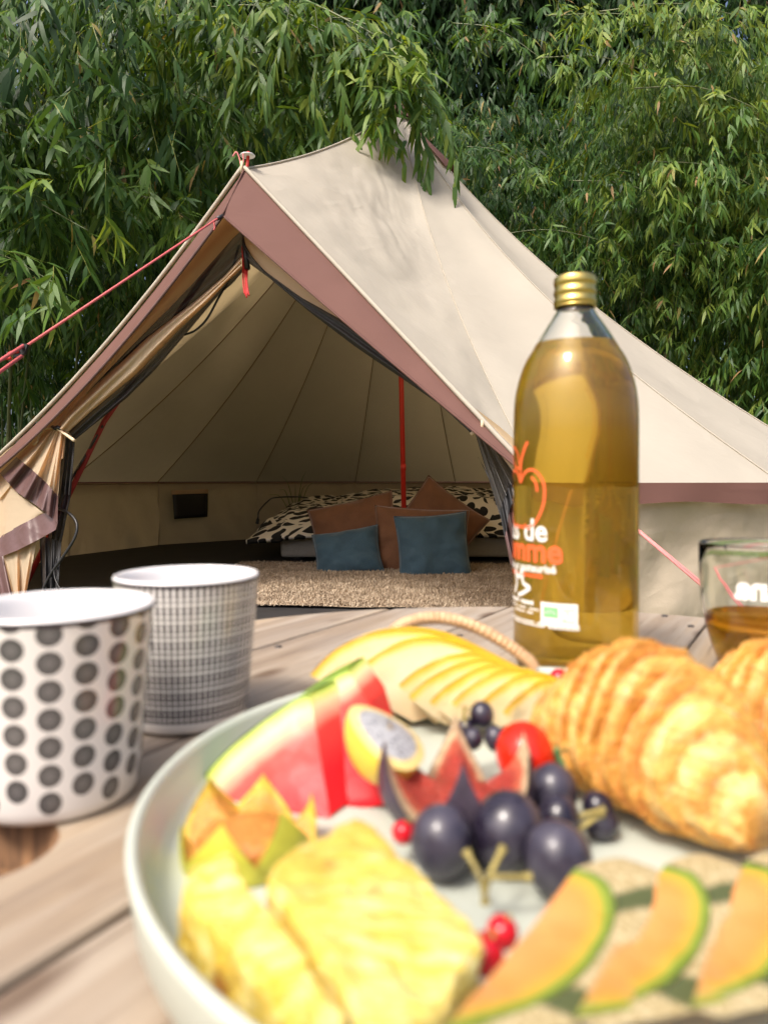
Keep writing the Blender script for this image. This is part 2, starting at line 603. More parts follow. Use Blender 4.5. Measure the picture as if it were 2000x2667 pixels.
# rolled mosquito mesh
ribbon("mesh_roll", [(632, 585), (560, 662), (506, 727), (380, 858), (295, 945), (230, 1018)],
       [(634, 668), (592, 715), (506, 790), (390, 880), (290, 972), (225, 1030)], 0.075, M['mesh'], 0.02, 2, 0.01)
ribbon("mesh_roll", [(636, 690), (590, 735), (540, 786), (464, 858), (359, 968), (232, 1073), (178, 1122)],
       [(640, 700), (605, 740), (570, 769), (485, 870), (405, 963), (333, 1035), (196, 1146)], 0.10, M['mesh'], 0.03, 2, 0.012)
ribbon("mesh_roll", [(626, 598), (648, 656), (682, 697), (780, 768), (888, 827), (1040, 935), (1121, 1005), (1238, 1094)],
       [(640, 676), (652, 688), (704, 726), (807, 813), (921, 900), (1040, 981), (1143, 1052), (1226, 1128)], 0.07, M['mesh'], 0.035, 2, 0.012)
# tent door flap, gathered towards the tie on the left
ribbon("door_flap", [(628, 668), (590, 714), (506, 786), (380, 878), (253, 995), (169, 1075), (143, 1112)],
       [(630, 700), (588, 738), (540, 790), (464, 862), (359, 972), (232, 1077), (180, 1124)], 0.06, M['flap'], 0.05, 2, 0.012, seed=0.6)
# below the tie: flared folds
def fan(name, tops, bots, off, mat, folds, famp, n=40, m=60, seed=0.0, grow=True, parent=None):
    tops, bots = resample(tops, m), resample(bots, m)
    pts = np.zeros((n, m, 3))
    for i in range(n):
        v = i / (n - 1)
        for j in range(m):
            u = j / (m - 1)
            q = tops[j] * (1 - v) + bots[j] * v
            am = famp * (0.25 + 0.75 * v if grow else 1.0)
            f = am * math.sin(folds * 2 * math.pi * u + seed + 0.8 * v)
            f += 0.35 * am * math.sin(folds * 4.6 * math.pi * u + 2 * seed)
            pts[i, j] = DP(q[0], q[1], off + f)
    return grid_obj(name, pts, mat, parent or tent)
fan("door_flap", [(134, 1113), (150, 1114), (166, 1122)], [(44, 1190), (85, 1224), (120, 1256), (152, 1292)], 0.03, M['flap'], 3.2, 0.022, seed=0.5)
fan("door_flap", [(160, 1118), (172, 1122)], [(140, 1215), (168, 1190)], 0.055, M['flap'], 2, 0.015)
fan("flap_hem", [(44, 1190), (85, 1224), (120, 1256), (152, 1292)], [(0, 1233), (45, 1282), (95, 1316), (151, 1362)], 0.027, M['hem'], 3.2, 0.020, seed=1.3, grow=False)
fan("door_flap", [(0, 1238), (50, 1288), (118, 1338)], [(-8, 1440), (12, 1392), (114, 1338)], 0.05, M['flap'], 1, 0.01)
fan("flap_hem", [(-10, 1412), (12, 1390), (60, 1364), (116, 1336), (151, 1350)], [(-10, 1455), (45, 1434), (100, 1406), (146, 1380), (151, 1364)], 0.042, M['hem'], 1.5, 0.012, grow=False)
fan("door_flap", [(8, 1440), (50, 1425), (98, 1402)], [(36, 1556), (52, 1557), (68, 1556)], 0.07, M['flap'], 2, 0.02)
fan("door_flap", [(-60, 1240), (0, 1230), (40, 1270)], [(-60, 1420), (0, 1440), (34, 1370)], 0.09, M['flap'], 2, 0.02)
fan("flap_hem", [(-60, 1440), (0, 1436), (14, 1440)], [(-60, 1640), (10, 1640), (46, 1560)], 0.10, M['hem'], 2, 0.02)
# hanging mesh on the left
fan("mesh_curtain", [(168, 1130), (196, 1150)], [(150, 1285), (186, 1290)], 0.10, M['mesh'], 3, 0.02)
fan("mesh_curtain", [(150, 1283), (186, 1288)], [(126, 1400), (162, 1412)], 0.11, M['mesh'], 3, 0.02)
fan("mesh_curtain", [(104, 1395), (162, 1410)], [(112, 1600), (150, 1600)], 0.12, M['mesh'], 3, 0.02)
zp = [DP(x, y, 0.10) for x, y in spline([(152, 1324), (182, 1338), (201, 1364), (196, 1400), (168, 1446), (130, 1500), (104, 1556)], 40)]
tube("mesh_zip", zp, 0.007, M['black'], tent, 6)
zp = [DP(x, y, 0.10) for x, y in spline([(150, 1450), (142, 1490), (150, 1520), (172, 1552)], 24)]
tube("mesh_zip", zp, 0.003, M['black'], tent, 6)
zp = [DP(x, y, 0.10) for x, y in spline([(622, 640), (600, 720), (570, 775), (540, 830), (510, 860), (482, 872)], 40)]
tube("door_cord", zp, 0.005, M['black'], tent, 6)
zp = [DP(x, y, 0.02) for x, y in spline([(150, 1113), (122, 1116), (104, 1130), (98, 1150), (88, 1158)], 24)]
tie = tube("door_tie", zp, 0.006, M['cord'], tent, 6)
zp = [DP(x, y, 0.02) for x, y in spline([(150, 1116), (170, 1130), (195, 1148)], 16)]
tube("door_tie", zp, 0.007, M['cord'], tent, 6)
zp = [DP(x, y, 0.012) for x, y in [(138, 1112), (146, 1116), (150, 1112), (158, 1116)]]
tube("tie_toggle", zp, 0.009, M['black'], tie, 8)
# right curtain
fan("mesh_curtain", [(1235, 1122), (1246, 1112), (1258, 1116)], [(1300, 1340), (1318, 1290), (1345, 1235)], 0.08, M['mesh2'], 3.4, 0.022, seed=0.4)
fan("mesh_curtain", [(1244, 1190), (1266, 1226), (1288, 1270)], [(1246, 1192), (1280, 1262), (1306, 1340)], 0.09, M['mesh'], 1, 0.005)
fan("mesh_curtain_hem", [(1340, 1235), (1314, 1290), (1300, 1330)], [(1352, 1262), (1326, 1330), (1316, 1410)], 0.07, M['black'], 2, 0.006, grow=False)
fan("flap_hem", [(1342, 1262), (1326, 1330), (1314, 1400)], [(1400, 1480), (1360, 1490), (1328, 1470)], 0.075, M['hem'], 3, 0.02, grow=False)
zp = [DP(x, y, 0.05) for x, y in spline([(1226, 1132), (1238, 1124), (1246, 1112), (1256, 1112)], 16)]
tube("door_tie", zp, 0.008, M['cord'], tent, 6)
# A-frame leg seen on the left
tube("door_pole", [DP(640, 560, 0.16), DP(272, 1098, 0.2), DP(60, 1540, 0.25)], 0.013, M['darkred'], tent, 10)
tube("pole_strap", [DP(268 - 100 * t, 1110 + 170 * t, 0.19 + 0.02 * math.sin(t * 20)) for t in np.linspace(0, 1, 40)], 0.006, M['black'], tent, 6)
# apex spike, disc, loops and cords
tube("door_pole", [AP + np.array([0.0, 0.02, -0.05]), AP + np.array([0.012, 0.02, 0.085])], 0.007, M['red'], tent, 10)
lathe("spike_disc", [(0.0005, 0.004), (0.030, 0.003), (0.033, 0.0), (0.030, -0.003), (0.0005, -0.003)], M['white'], AP + np.array([0.008, 0.02, 0.068]), tent, 28)
lp = spline([AP + np.array(v) for v in ((-0.012, -0.01, 0.0), (-0.022, -0.01, 0.045), (-0.035, -0.01, 0.07), (-0.05, -0.01, 0.05))], 20)
tube("apex_loop", lp, 0.0035, M['pinkrope'], tent, 6)
lp = spline([AP + np.array(v) for v in ((-0.012, -0.01, 0.0), (-0.004, -0.01, 0.03), (-0.006, -0.01, 0.066))], 14)
tube("apex_loop", lp, 0.0035, M['pinkrope'], tent, 6)
tube("apex_loop", [AP + np.array([-0.012, -0.012, -0.02]), AP + np.array([-0.010, -0.012, 0.03])], 0.006, M['cord'], tent, 6)
for k in range(5):
    x0 = 632 + k * 3
    path = spline([DP(x0, 640, 0.06), DP(x0 + 1, 690, 0.05 + 0.004 * k), DP(x0 + 2 + 3 * math.sin(k), 735, 0.05), DP(x0 + 5, 765 + 5 * (k % 3), 0.05)], 24)
    tube("hanging_cord", path, 0.0035, M['redrope'], tent, 6)
tube("door_zip", [DP(634, 600, 0.05), DP(645, 700, 0.055)], 0.012, M['black'], tent, 8)
tube("tip_webbing", [TIP, P(566, 570, 2.93)], 0.008, M['black'], tent, 8)
# guy ropes
g0 = P(566, 570, 2.93); g1 = P(64, 905, 1.95); g2 = P(-260, 1120, 1.55)
rope1 = tube("guy_rope", [g0, g0 * 0.6 + g1 * 0.4, g1], 0.0042, M['rope'], tent, 8)
tube("guy_rope", [g1 + np.array([0, 0, 0.006]), g2 + np.array([0, 0, 0.012])], 0.0050, M['rope'], tent, 8)
tube("guy_rope", [g1 + np.array([-0.005, 0, -0.022]), g2 + np.array([0, 0, -0.03]), (-1.7, 1.1, 0.0)], 0.0050, M['rope'], tent, 8)
sl = mesh("rope_slider", *(lambda v: (v, [(0, 1, 2, 3), (7, 6, 5, 4), (0, 4, 5, 1), (1, 5, 6, 2), (2, 6, 7, 3), (3, 7, 4, 0)]))(
    [g1 + np.array(v) for v in ((-0.028, -0.006, -0.028), (0.004, -0.006, -0.018), (0.012, -0.006, 0.008), (-0.006, -0.006, 0.010),
                                (-0.028, 0.006, -0.028), (0.004, 0.006, -0.018), (0.012, 0.006, 0.008), (-0.006, 0.006, 0.010))]), M['black'], rope1, smooth=False)
tube("guy_rope", spline([g1 + np.array(v) for v in ((-0.01, -0.008, -0.012), (-0.03, -0.01, -0.016), (-0.045, -0.01, -0.03), (-0.03, -0.01, -0.03))], 16), 0.0045, M['redrope'], tent, 6)
tube("guy_rope", spline([P(566, 570, 2.925), P(558, 578, 2.92), P(560, 592, 2.92), P(557, 600, 2.92)], 10), 0.0035, M['rope'], tent, 6)
for dx in (0.0, 0.022):
    tube("guy_rope", [(0.62, 2.20, 0.53), (1.17 + dx, 1.95, 0.0)], 0.0038, M['pinkrope'], tent, 8)
tube("eave_toggle", [edgeR[50] + np.array([0, -0.02, 0.0]), edgeR[50] + np.array([0, -0.022, -0.03])], 0.005, M['cord'], tent, 8)

# window on the inside of the wall
def on_wall(px, py, r=RR - 0.075):
    k = (px - 1000) / F
    a_, b_, c_ = k * k + 1, -2 * (k * C[0] + C[1]), C[0] ** 2 + C[1] ** 2 - r * r
    d = (-b_ + math.sqrt(b_ * b_ - 4 * a_ * c_)) / (2 * a_)
    return P(px, py, d)
def wall_patch(name, quad, mat, r, n=8, th=0.006, parent=None):
    q = [on_wall(x, y, r) for x, y in quad]
    s = np.linspace(0, 1, n)
    pts = np.array([[(q[0] * (1 - u) + q[1] * u) * (1 - v) + (q[3] * (1 - u) + q[2] * u) * v for u in s] for v in s])
    pts = wrinkle(pts, 0.006, 8, 2.0, False)
    o = grid_obj(name, pts, mat, parent or tent)
    md = o.modifiers.new("thickness", 'SOLIDIFY'); md.thickness = th
    return o
wmesh = wall_patch("window_mesh", [(449, 1286), (541, 1284), (540, 1346), (454, 1352)], M['black'], RR - 0.13)
wall_patch("window_flap", [(447, 1277), (542, 1274), (542, 1285), (447, 1288)], M['flap'], RR - 0.14, parent=wmesh)

# ------------------------------------------------------------------ inside the tent
def rug_mat():
    b = MB("rug_wool")
    t = b.attr("tint")
    c = b.ramp(t, [(0, (0.25, 0.19, 0.13)), (0.6, (0.42, 0.33, 0.235)), (1, (0.52, 0.43, 0.32))])
    return b.done(b.pbsdf(c, 0.95))
M['rug'] = rug_mat()
rug = thing("shaggy_rug", "beige shaggy wool rug on the dark tent floor", "rug", (-0.1, 3.9, 0.012))
rc = [np.array([-0.93, 3.17]), np.array([0.70, 3.00]), np.array([0.80, 4.62]), np.array([-0.92, 4.74])]
def rugp(u, v): return (rc[0] * (1 - u) + rc[1] * u) * (1 - v) + (rc[3] * (1 - u) + rc[2] * u) * v
pts = np.zeros((30, 30, 3))
for i in range(30):
    for j in range(30):
        p = rugp(j / 29, i / 29); pts[i, j] = (p[0], p[1], 0.024 + 0.006 * nz((p[0], p[1], 0), 4))
rb = grid_obj("rug_base", pts, M['rug'], rug, attrs={"tint": np.full(900, 0.3)})
NT = 60000
uu, vv = rng.random(NT), rng.random(NT)
wob = 0.012
base = np.array([rugp(u, v) for u, v in zip(uu, vv)])
base += rng.normal(0, wob * 0.3, base.shape)
ang = rng.random(NT) * 2 * np.pi
ln = 0.008 + 0.013 * rng.random(NT)
lean = rng.random(NT) * 1.8
b3 = np.concatenate([base, np.full((NT, 1), 0.022)], 1)
dirv = np.stack([np.cos(ang) * lean, np.sin(ang) * lean, np.ones(NT)], 1); dirv /= np.linalg.norm(dirv, axis=1)[:, None]
side = np.stack([-np.sin(ang + 0.7), np.cos(ang + 0.7), np.zeros(NT)], 1) * 0.0022
tipv = b3 + dirv * ln[:, None]
V = np.stack([b3 - side, b3 + side, tipv + side * 0.8, tipv - side * 0.8], 1).reshape(-1, 3)
Fq = np.arange(NT * 4).reshape(-1, 4)
patch = np.array([nz((p[0], p[1], 0), 9) for p in base])
tint = np.clip(0.45 + 0.3 * rng.normal(size=NT) + 0.5 * patch, 0, 1)
pile = mesh("rug_pile", V, Fq, M['rug'], rug, False, {"tint": np.repeat(tint, 4)})
pile["kind"] = "stuff"

def weave_mat(name, col, sc=260, dark=0.6):
    b = MB(name); co = b.coord()
    w = b.noise(b.mapping(co, (1, 1, 1)), sc, 2); n = b.noise(co, 4, 4)
    c = b.ramp(w, [(0.35, tuple(x * dark for x in col)), (0.65, col)])
    return b.done(b.pbsdf(c, 0.95, b.bump(b.math('ADD', w, b.math('MULTIPLY', n, 2)), 0.35, 0.004)))
M['grey_weave'] = weave_mat("grey_upholstery", (0.38, 0.35, 0.30))
bed = thing("floor_mattress", "low grey upholstered mattress on the tent floor", "mattress", (0.1, 5.4, 0.012))
def rbox(name, lo, hi, mat, parent, bev=0.02, seg=3):
    bm = bmesh.new(); bmesh.ops.create_cube(bm, size=1)
    lo, hi = np.array(lo), np.array(hi)
    for v in bm.verts:
        v.co = Vector([float(x) for x in (lo + hi) / 2 + np.array(v.co) * (hi - lo)])
    bmesh.ops.bevel(bm, geom=bm.edges[:], offset=bev, segments=seg, affect='EDGES', profile=0.6)
    me = bpy.data.meshes.new(name); bm.to_mesh(me); bm.free()
    me.materials.append(mat)
    me.polygons.foreach_set("use_smooth", np.ones(len(me.polygons), dtype=bool))
    o = bpy.data.objects.new(name, me); COL.objects.link(o); hang(o, parent); return o
rbox("mattress_base", (-0.70, 4.93, 0.035), (1.20, 6.35, 0.20), M['grey_weave'], bed, 0.03, 4)
for (x, y) in ((-0.6, 5.03), (1.1, 5.03), (-0.6, 6.25), (1.1, 6.25)):
    rbox("foot", (x - 0.04, y - 0.04, 0.012), (x + 0.04, y + 0.04, 0.04), M['black'], bed, 0.005, 1)

def duvet_mat():
    b = MB("duvet_print")
    uv = b.coord("UV")
    vc = b.n("ShaderNodeTexVoronoi", feature='F1', voronoi_dimensions='2D'); vc.inputs["Scale"].default_value = 3.0
    b.l(uv, vc.inputs["Vector"])
    loc = b.n("ShaderNodeVectorMath", operation='SUBTRACT'); b.l(uv, loc.inputs[0]); b.l(vc.outputs["Position"], loc.inputs[1])
    sc_ = b.n("ShaderNodeSeparateColor"); b.l(vc.outputs["Color"], sc_.inputs[0])
    ang = b.math('MULTIPLY', sc_.outputs[0], 6.28)
    rot = b.n("ShaderNodeVectorRotate", rotation_type='Z_AXIS')
    b.l(loc.outputs[0], rot.inputs["Vector"]); b.l(ang, rot.inputs["Angle"])
    st = b.mapping(rot.outputs[0], (7.5, 17, 1))
    e = b.math('SUBTRACT', 0.54, b.voro(st, 1.0, 'F1', dim='2D'))
    ce = b.n("ShaderNodeTexVoronoi", feature='DISTANCE_TO_EDGE', voronoi_dimensions='2D'); ce.inputs["Scale"].default_value = 3.0; b.l(uv, ce.inputs["Vector"])
    e = b.math('MINIMUM', e, b.math('MULTIPLY', ce.outputs["Distance"], 2.5))
    k = b.math('GREATER_THAN', e, 0.10)
    c = b.mix(k, (0.72, 0.66, 0.55), (0.010, 0.010, 0.010))
    co = b.coord()
    return b.done(b.pbsdf(c, 0.9, b.bump(b.noise(co, 12, 4), 0.4, 0.02)))
duv_pts = []; duv_uv = []
nx, ny = 90, 70
def duv_h(x, y):
    front = min(1.0, max(0.0, (y - 4.86) / 0.34)); front = math.sin(front * math.pi / 2) ** 0.8
    left = min(1.0, max(0.0, (x + 0.91) / 0.25)); left = math.sin(left * math.pi / 2) ** 0.7
    h = 0.185 + (0.155 + 0.085 * min(1, max(0, (x + 0.6) / 0.7))) * front * left
    h += 0.03 * fbm((x, y, 0), 4.0, 2.0) * front + 0.015 * fbm((x, y, 0), 11, 5.0) * front
    if y > 5.7: h += 0.06 * min(1, (y - 5.7) / 0.4)
    return h
for j in range(ny):
    row = []; ruv = []
    y0 = 4.86 + (6.45 - 4.86) * (j / (ny - 1)) ** 1.3
    for i in range(nx):
        x = -0.91 + 2.14 * i / (nx - 1)
        y = y0 + 0.05 * math.sin(x * 3.1 + 1) * (1 - j / ny) - 0.04 * math.exp(-((x + 0.62) / 0.12) ** 2) * (1 - j / ny)
        z = duv_h(x, y0)
        if x < -0.68: z -= 0.02
        row.append((x, y, z)); ruv.append((x * 0.9, y0 * 0.9 + z * 0.8))
    duv_pts.append(row); duv_uv.append(ruv)
duvet = thing("duvet", "rumpled black and cream leaf print duvet on the mattress", "duvet", (0.1, 5.5, 0.2))
do = grid_obj("duvet_cover", duv_pts, duvet_mat(), duvet, duv_uv)
sd = do.modifiers.new("thickness", 'SOLIDIFY'); sd.thickness = 0.03; sd.offset = -1
cpts = [[(-0.62 + 0.22 * i / 11 + 0.01 * j, 4.875 - 0.012 * math.sin(i * 1.2) - 0.01 * j / 9, 0.225 - 0.072 * (j / 9) * (0.6 + 0.4 * math.sin(math.pi * i / 11))) for i in range(12)] for j in range(10)]
cuv = [[(p[0] * 0.9, p[2] * 0.9 + 0.3) for p in r] for r in cpts]
grid_obj("duvet_corner", cpts, do.data.materials[0], duvet, cuv)

def velvet(name, col):
    b = MB(name); co = b.coord()
    n = b.noise(co, 9, 5, 0.6)
    c = b.ramp(n, [(0.3, tuple(x * 0.72 for x in col)), (0.7, col)])
    return b.done(b.pbsdf(c, 0.85, b.bump(b.math('ADD', n, b.math('MULTIPLY', b.noise(co, 220, 2), 0.15)), 0.5, 0.015), **{"Sheen Weight": 0.35, "Sheen Roughness": 0.4}))
M['rust'] = velvet("rust_velvet", (0.20, 0.085, 0.038))
M['teal'] = velvet("blue_velvet", (0.045, 0.095, 0.135))
def cushion(label, px, py, d, w, h, rotz, tilt, roll, mat, thick=0.15, seed=0.0, floor=None):
    c = P(px, py, d)
    if floor is not None: c[2] = max(c[2], floor)
    o = thing("cushion", label, "cushion", c, "cushions piled against the mattress")
    n = 34
    s = np.linspace(-1, 1, n)
    mtx = Matrix.Rotation(rotz, 3, 'Z') @ Matrix.Rotation(tilt, 3, 'X') @ Matrix.Rotation(roll, 3, 'Y')
    def build(sign):
        pts = np.zeros((n, n, 3))
        for i, v in enumerate(s):
            for j, u in enumerate(s):
                pin = 1 - 0.07 * (1 - u * u) * (abs(v) ** 6) ; pin2 = 1 - 0.07 * (1 - v * v) * (abs(u) ** 6)
                x = u * w / 2 * pin2; z = v * h / 2 * pin
                prof = max(0, (1 - abs(u) ** 2.6)) ** 0.55 * max(0, (1 - abs(v) ** 2.6)) ** 0.55
                y = sign * thick / 2 * prof
                y += 0.018 * fbm((u, v, sign), 1.6, seed) * min(1, prof * 2)
                rad = 0.006 * math.sin(math.atan2(v, u) * 9 + seed) * prof * (1 - prof) * 4
                pts[i, j] = mtx @ Vector((x, y + rad, z))
        return pts + c
    a, b2 = build(-1), build(1)
    f = grid_faces(n, n) + grid_faces(n, n, base=n * n, flip=True)
    ob = mesh("cushion_cover", np.concatenate([a.reshape(-1, 3), b2.reshape(-1, 3)]), f, mat, o)
    bm = bmesh.new(); bm.from_mesh(ob.data)
    bmesh.ops.remove_doubles(bm, verts=bm.verts, dist=1e-5)
    bmesh.ops.recalc_face_normals(bm, faces=bm.faces); bm.to_mesh(ob.data); bm.free()
    # piping round the edge
    edge = [(u, -1) for u in s] + [(1, v) for v in s[1:]] + [(u, 1) for u in s[::-1][1:]] + [(-1, v) for v in s[::-1][1:]]
    ep = []
    for u, v in edge:
        pin = 1 - 0.07 * (1 - u * u) * (abs(v) ** 6); pin2 = 1 - 0.07 * (1 - v * v) * (abs(u) ** 6)
        ep.append(np.array(mtx @ Vector((u * w / 2 * pin2, 0.018 * fbm((u, v, 0), 1.6, seed) * 0, v * h / 2 * pin))) + c)
    tube("seam_piping", ep, 0.0035, mat, ob, 5)
    return o
cushion("large rust velvet cushion leaning at the left end", 925, 1383, 4.62, 0.56, 0.42, R_(-8), R_(-20), R_(-14), M['rust'], 0.17, 1.0)
cushion("large rust velvet cushion standing on its corner, topmost and farthest back", 1138, 1372, 4.66, 0.49, 0.49, R_(4), R_(-16), R_(38), M['rust'], 0.16, 2.0)
cushion("upright rust velvet cushion between the two blue cushions", 1098, 1412, 4.42, 0.59, 0.43, R_(4), R_(-12), R_(3), M['rust'], 0.16, 3.0)
cushion("blue velvet cushion slumped at the left, in front of rust cushion", 905, 1440, 4.32, 0.40, 0.29, R_(-6), R_(-22), R_(-10), M['teal'], 0.15, 4.0)
cushion("blue velvet cushion standing square at the front right", 1128, 1428, 4.18, 0.42, 0.40, R_(2), R_(-12), R_(-4), M['teal'], 0.15, 5.0)

# grassy plant behind the duvet, black cable beside it
plant = thing("grass_plant", "wispy green grass plant in a dark pot behind the duvet", "plant", (-0.76, 6.35, 0.012))
lathe("pot", [(0.0, 0), (0.06, 0), (0.085, 0.16), (0.09, 0.17), (0.08, 0.17), (0.075, 0.15), (0.0, 0.15)], M['black'], (-0.76, 6.35, 0.012), plant, 24)
gm = simple("grass_blade", (0.16, 0.19, 0.06), 0.6, 0.3, 40)
for (ex, ey) in ((735, 1240), (797, 1228), (800, 1262), (728, 1275), (770, 1262), (818, 1255), (752, 1300), (785, 1290), (700, 1288)):
    e = P(ex, ey, 6.2 + random.uniform(-0.1, 0.1)); s = np.array([-0.76, 6.35, 0.17]) + rng.normal(0, 0.015, 3)
    mid = s * 0.45 + e * 0.55 + np.array([0, 0, 0.10])
    pth = spline([s, mid, e], 18)
    tube("blade", pth, np.linspace(0.005, 0.0012, 18), gm, plant, 4)
cable = thing("cable", "thin black cable looping over the left end of the duvet", "cable", P(680, 1345, 5.3))
tube("cable_run", spline([P(672, 1352, 5.2), P(676, 1330, 5.4), P(700, 1304, 5.6), (-0.86, 5.8, 0.42), P(770, 1294, 5.9), P(800, 1297, 6.1), P(818, 1306, 6.2)], 40), 0.006, M['black'], cable, 6)
tube("cable_plug", [P(672, 1352, 5.2), P(670, 1364, 5.19)], 0.012, M['black'], cable, 8)

# ------------------------------------------------------------------ bamboo
LT = np.array([0.0, 0.25, 0.25, 0.62, 0.62, 1.0])
LS = np.array([0.0, -0.5, 0.5, -0.40, 0.40, 0.0])
def norm(a): return a / (np.linalg.norm(a, axis=-1, keepdims=True) + 1e-9)
def leaf_verts(pos, dr, nm, L, W, curl):
    dr = norm(dr); sd = norm(np.cross(dr, nm)); nm = np.cross(sd, dr)
    t = LT[None, :, None]; s = LS[None, :, None]
    return (pos[:, None] + dr[:, None] * t * L[:, None, None] + sd[:, None] * s * W[:, None, None]
            + nm[:, None] * (-curl[:, None, None] * t * t * L[:, None, None] + 0.5 * np.abs(s) * W[:, None, None] * 0.5))
LF = [(0, 2, 1), (1, 2, 4, 3), (3, 4, 5)]

class Foliage:
    def __init__(s): s.p = []; s.d = []; s.n = []; s.L = []; s.W = []; s.c = []; s.t = []
    def add(s, p, d, n, L, W, c, t):
        s.p.append(p); s.d.append(d); s.n.append(n); s.L.append(L); s.W.append(W); s.c.append(c); s.t.append(t)
    def arrays(s):
        return [np.concatenate(x) for x in (s.p, s.d, s.n, s.L, s.W, s.c, s.t)]
    def build(s, name, parent, kind="stuff"):
        p, d, n, L, W, c, t = s.arrays()
        v = leaf_verts(p, d, n, L, W, c)
        N = len(p)
        me = bpy.data.meshes.new(name)
        me.vertices.add(N * 6); me.vertices.foreach_set("co", v.astype(np.float32).ravel())
        loops = np.array([0, 2, 1, 1, 2, 4, 3, 3, 4, 5])
        li = (np.arange(N)[:, None] * 6 + loops[None]).astype(np.int32).ravel()
        me.loops.add(N * 10); me.loops.foreach_set("vertex_index", li)
        st = (np.arange(N)[:, None] * 10 + np.array([0, 3, 7])[None]).astype(np.int32).ravel()
        me.polygons.add(N * 3); me.polygons.foreach_set("loop_start", st)
        me.polygons.foreach_set("loop_total", np.tile(np.array([3, 4, 3], dtype=np.int32), N))
        me.polygons.foreach_set("use_smooth", np.ones(N * 3, dtype=bool))
        a = me.attributes.new("tint", 'FLOAT', 'POINT'); a.data.foreach_set("value", np.repeat(t, 6).astype(np.float32))
        me.materials.append(M['leaf']); me.update(calc_edges=True)
        o = bpy.data.objects.new(name, me); COL.objects.link(o); hang(o, parent)
        if kind: o["kind"] = kind
        return o

def sprays(fo, origins, outw, nl, Lr, tw, tbase, spread=1.0, droop=1.0):
    """drooping twigs with alternate leaves; origins (N,3), outw (N,3) horizontal outward direction"""
    N = len(origins)
    td = norm(outw * rng.uniform(0.3, 1.0, (N, 1)) + np.array([0, 0, -1]) * droop * rng.uniform(0.4, 1.2, (N, 1)) + rng.normal(0, 0.25, (N, 3)))
    tl = tw * rng.uniform(0.6, 1.2, N)
    tb = np.clip(tbase + rng.normal(0, 0.17, N), 0, 0.88)
    up = np.tile(np.array([0.0, 0, 1.0]), (N, 1))
    sid = norm(np.cross(td, up + rng.normal(0, 0.2, (N, 3))))
    # twig itself
    fo.add(origins, td, norm(np.cross(sid, td)), tl, np.full(N, 0.0035), np.full(N, 0.08), np.full(N, 0.915))
    for i in range(nl):
        f = (i + 0.4) / nl
        k = rng.random(N) < 0.93
        p = origins + td * (tl * f)[:, None] - np.array([0, 0, 1]) * (0.08 * tl * f * f)[:, None]
        sgn = 1 if i % 2 else -1
        d = norm(td * rng.uniform(0.4, 0.9, (N, 1)) + sid * sgn * rng.uniform(0.2, 0.95, (N, 1)) * spread * (1 - 0.5 * f)
                 + np.array([0, 0, -1]) * rng.uniform(0.2, 1.0, (N, 1)) * droop + rng.normal(0, 0.18, (N, 3)))
        n = norm(outw * 0.7 + up * 0.8 + rng.normal(0, 0.45, (N, 3)))
        L = rng.uniform(Lr[0], Lr[1], N); W = L * rng.uniform(0.13, 0.19, N)
        t = np.clip(tb + rng.normal(0, 0.10, N), 0, 0.9)
        dry = rng.random(N) < 0.012
        t = np.where(dry, rng.uniform(0.93, 1.0, N), t)
        fo.add(p[k], d[k], n[k], L[k], W[k], rng.uniform(0.0, 0.35, N)[k], t[k])

def culm_curve(b, h, lean, n=26, arch=0.35):
    t = np.linspace(0, 1, n)
    x = b[0] + lean[0] * t ** 2.1; y = b[1] + lean[1] * t ** 2.1
    z = h * (t - arch * t ** 3.5)
    return np.stack([x, y, z - 0.05], 1)

def in_tent(p, pad=0.10):
    """mask of points inside the tent volume"""
    r = np.hypot(p[:, 0] - C[0], p[:, 1] - C[1])
    zr = EZ + (PEAK[2] - EZ) * np.clip(1 - r / RR, 0, 1)
    a = (r < RR + pad) & (p[:, 2] < zr + pad)
    door = (np.abs(p[:, 0] + 0.5) < 0.9) & (p[:, 1] < 3.6) & (p[:, 2] < 2.25)
    return a | door

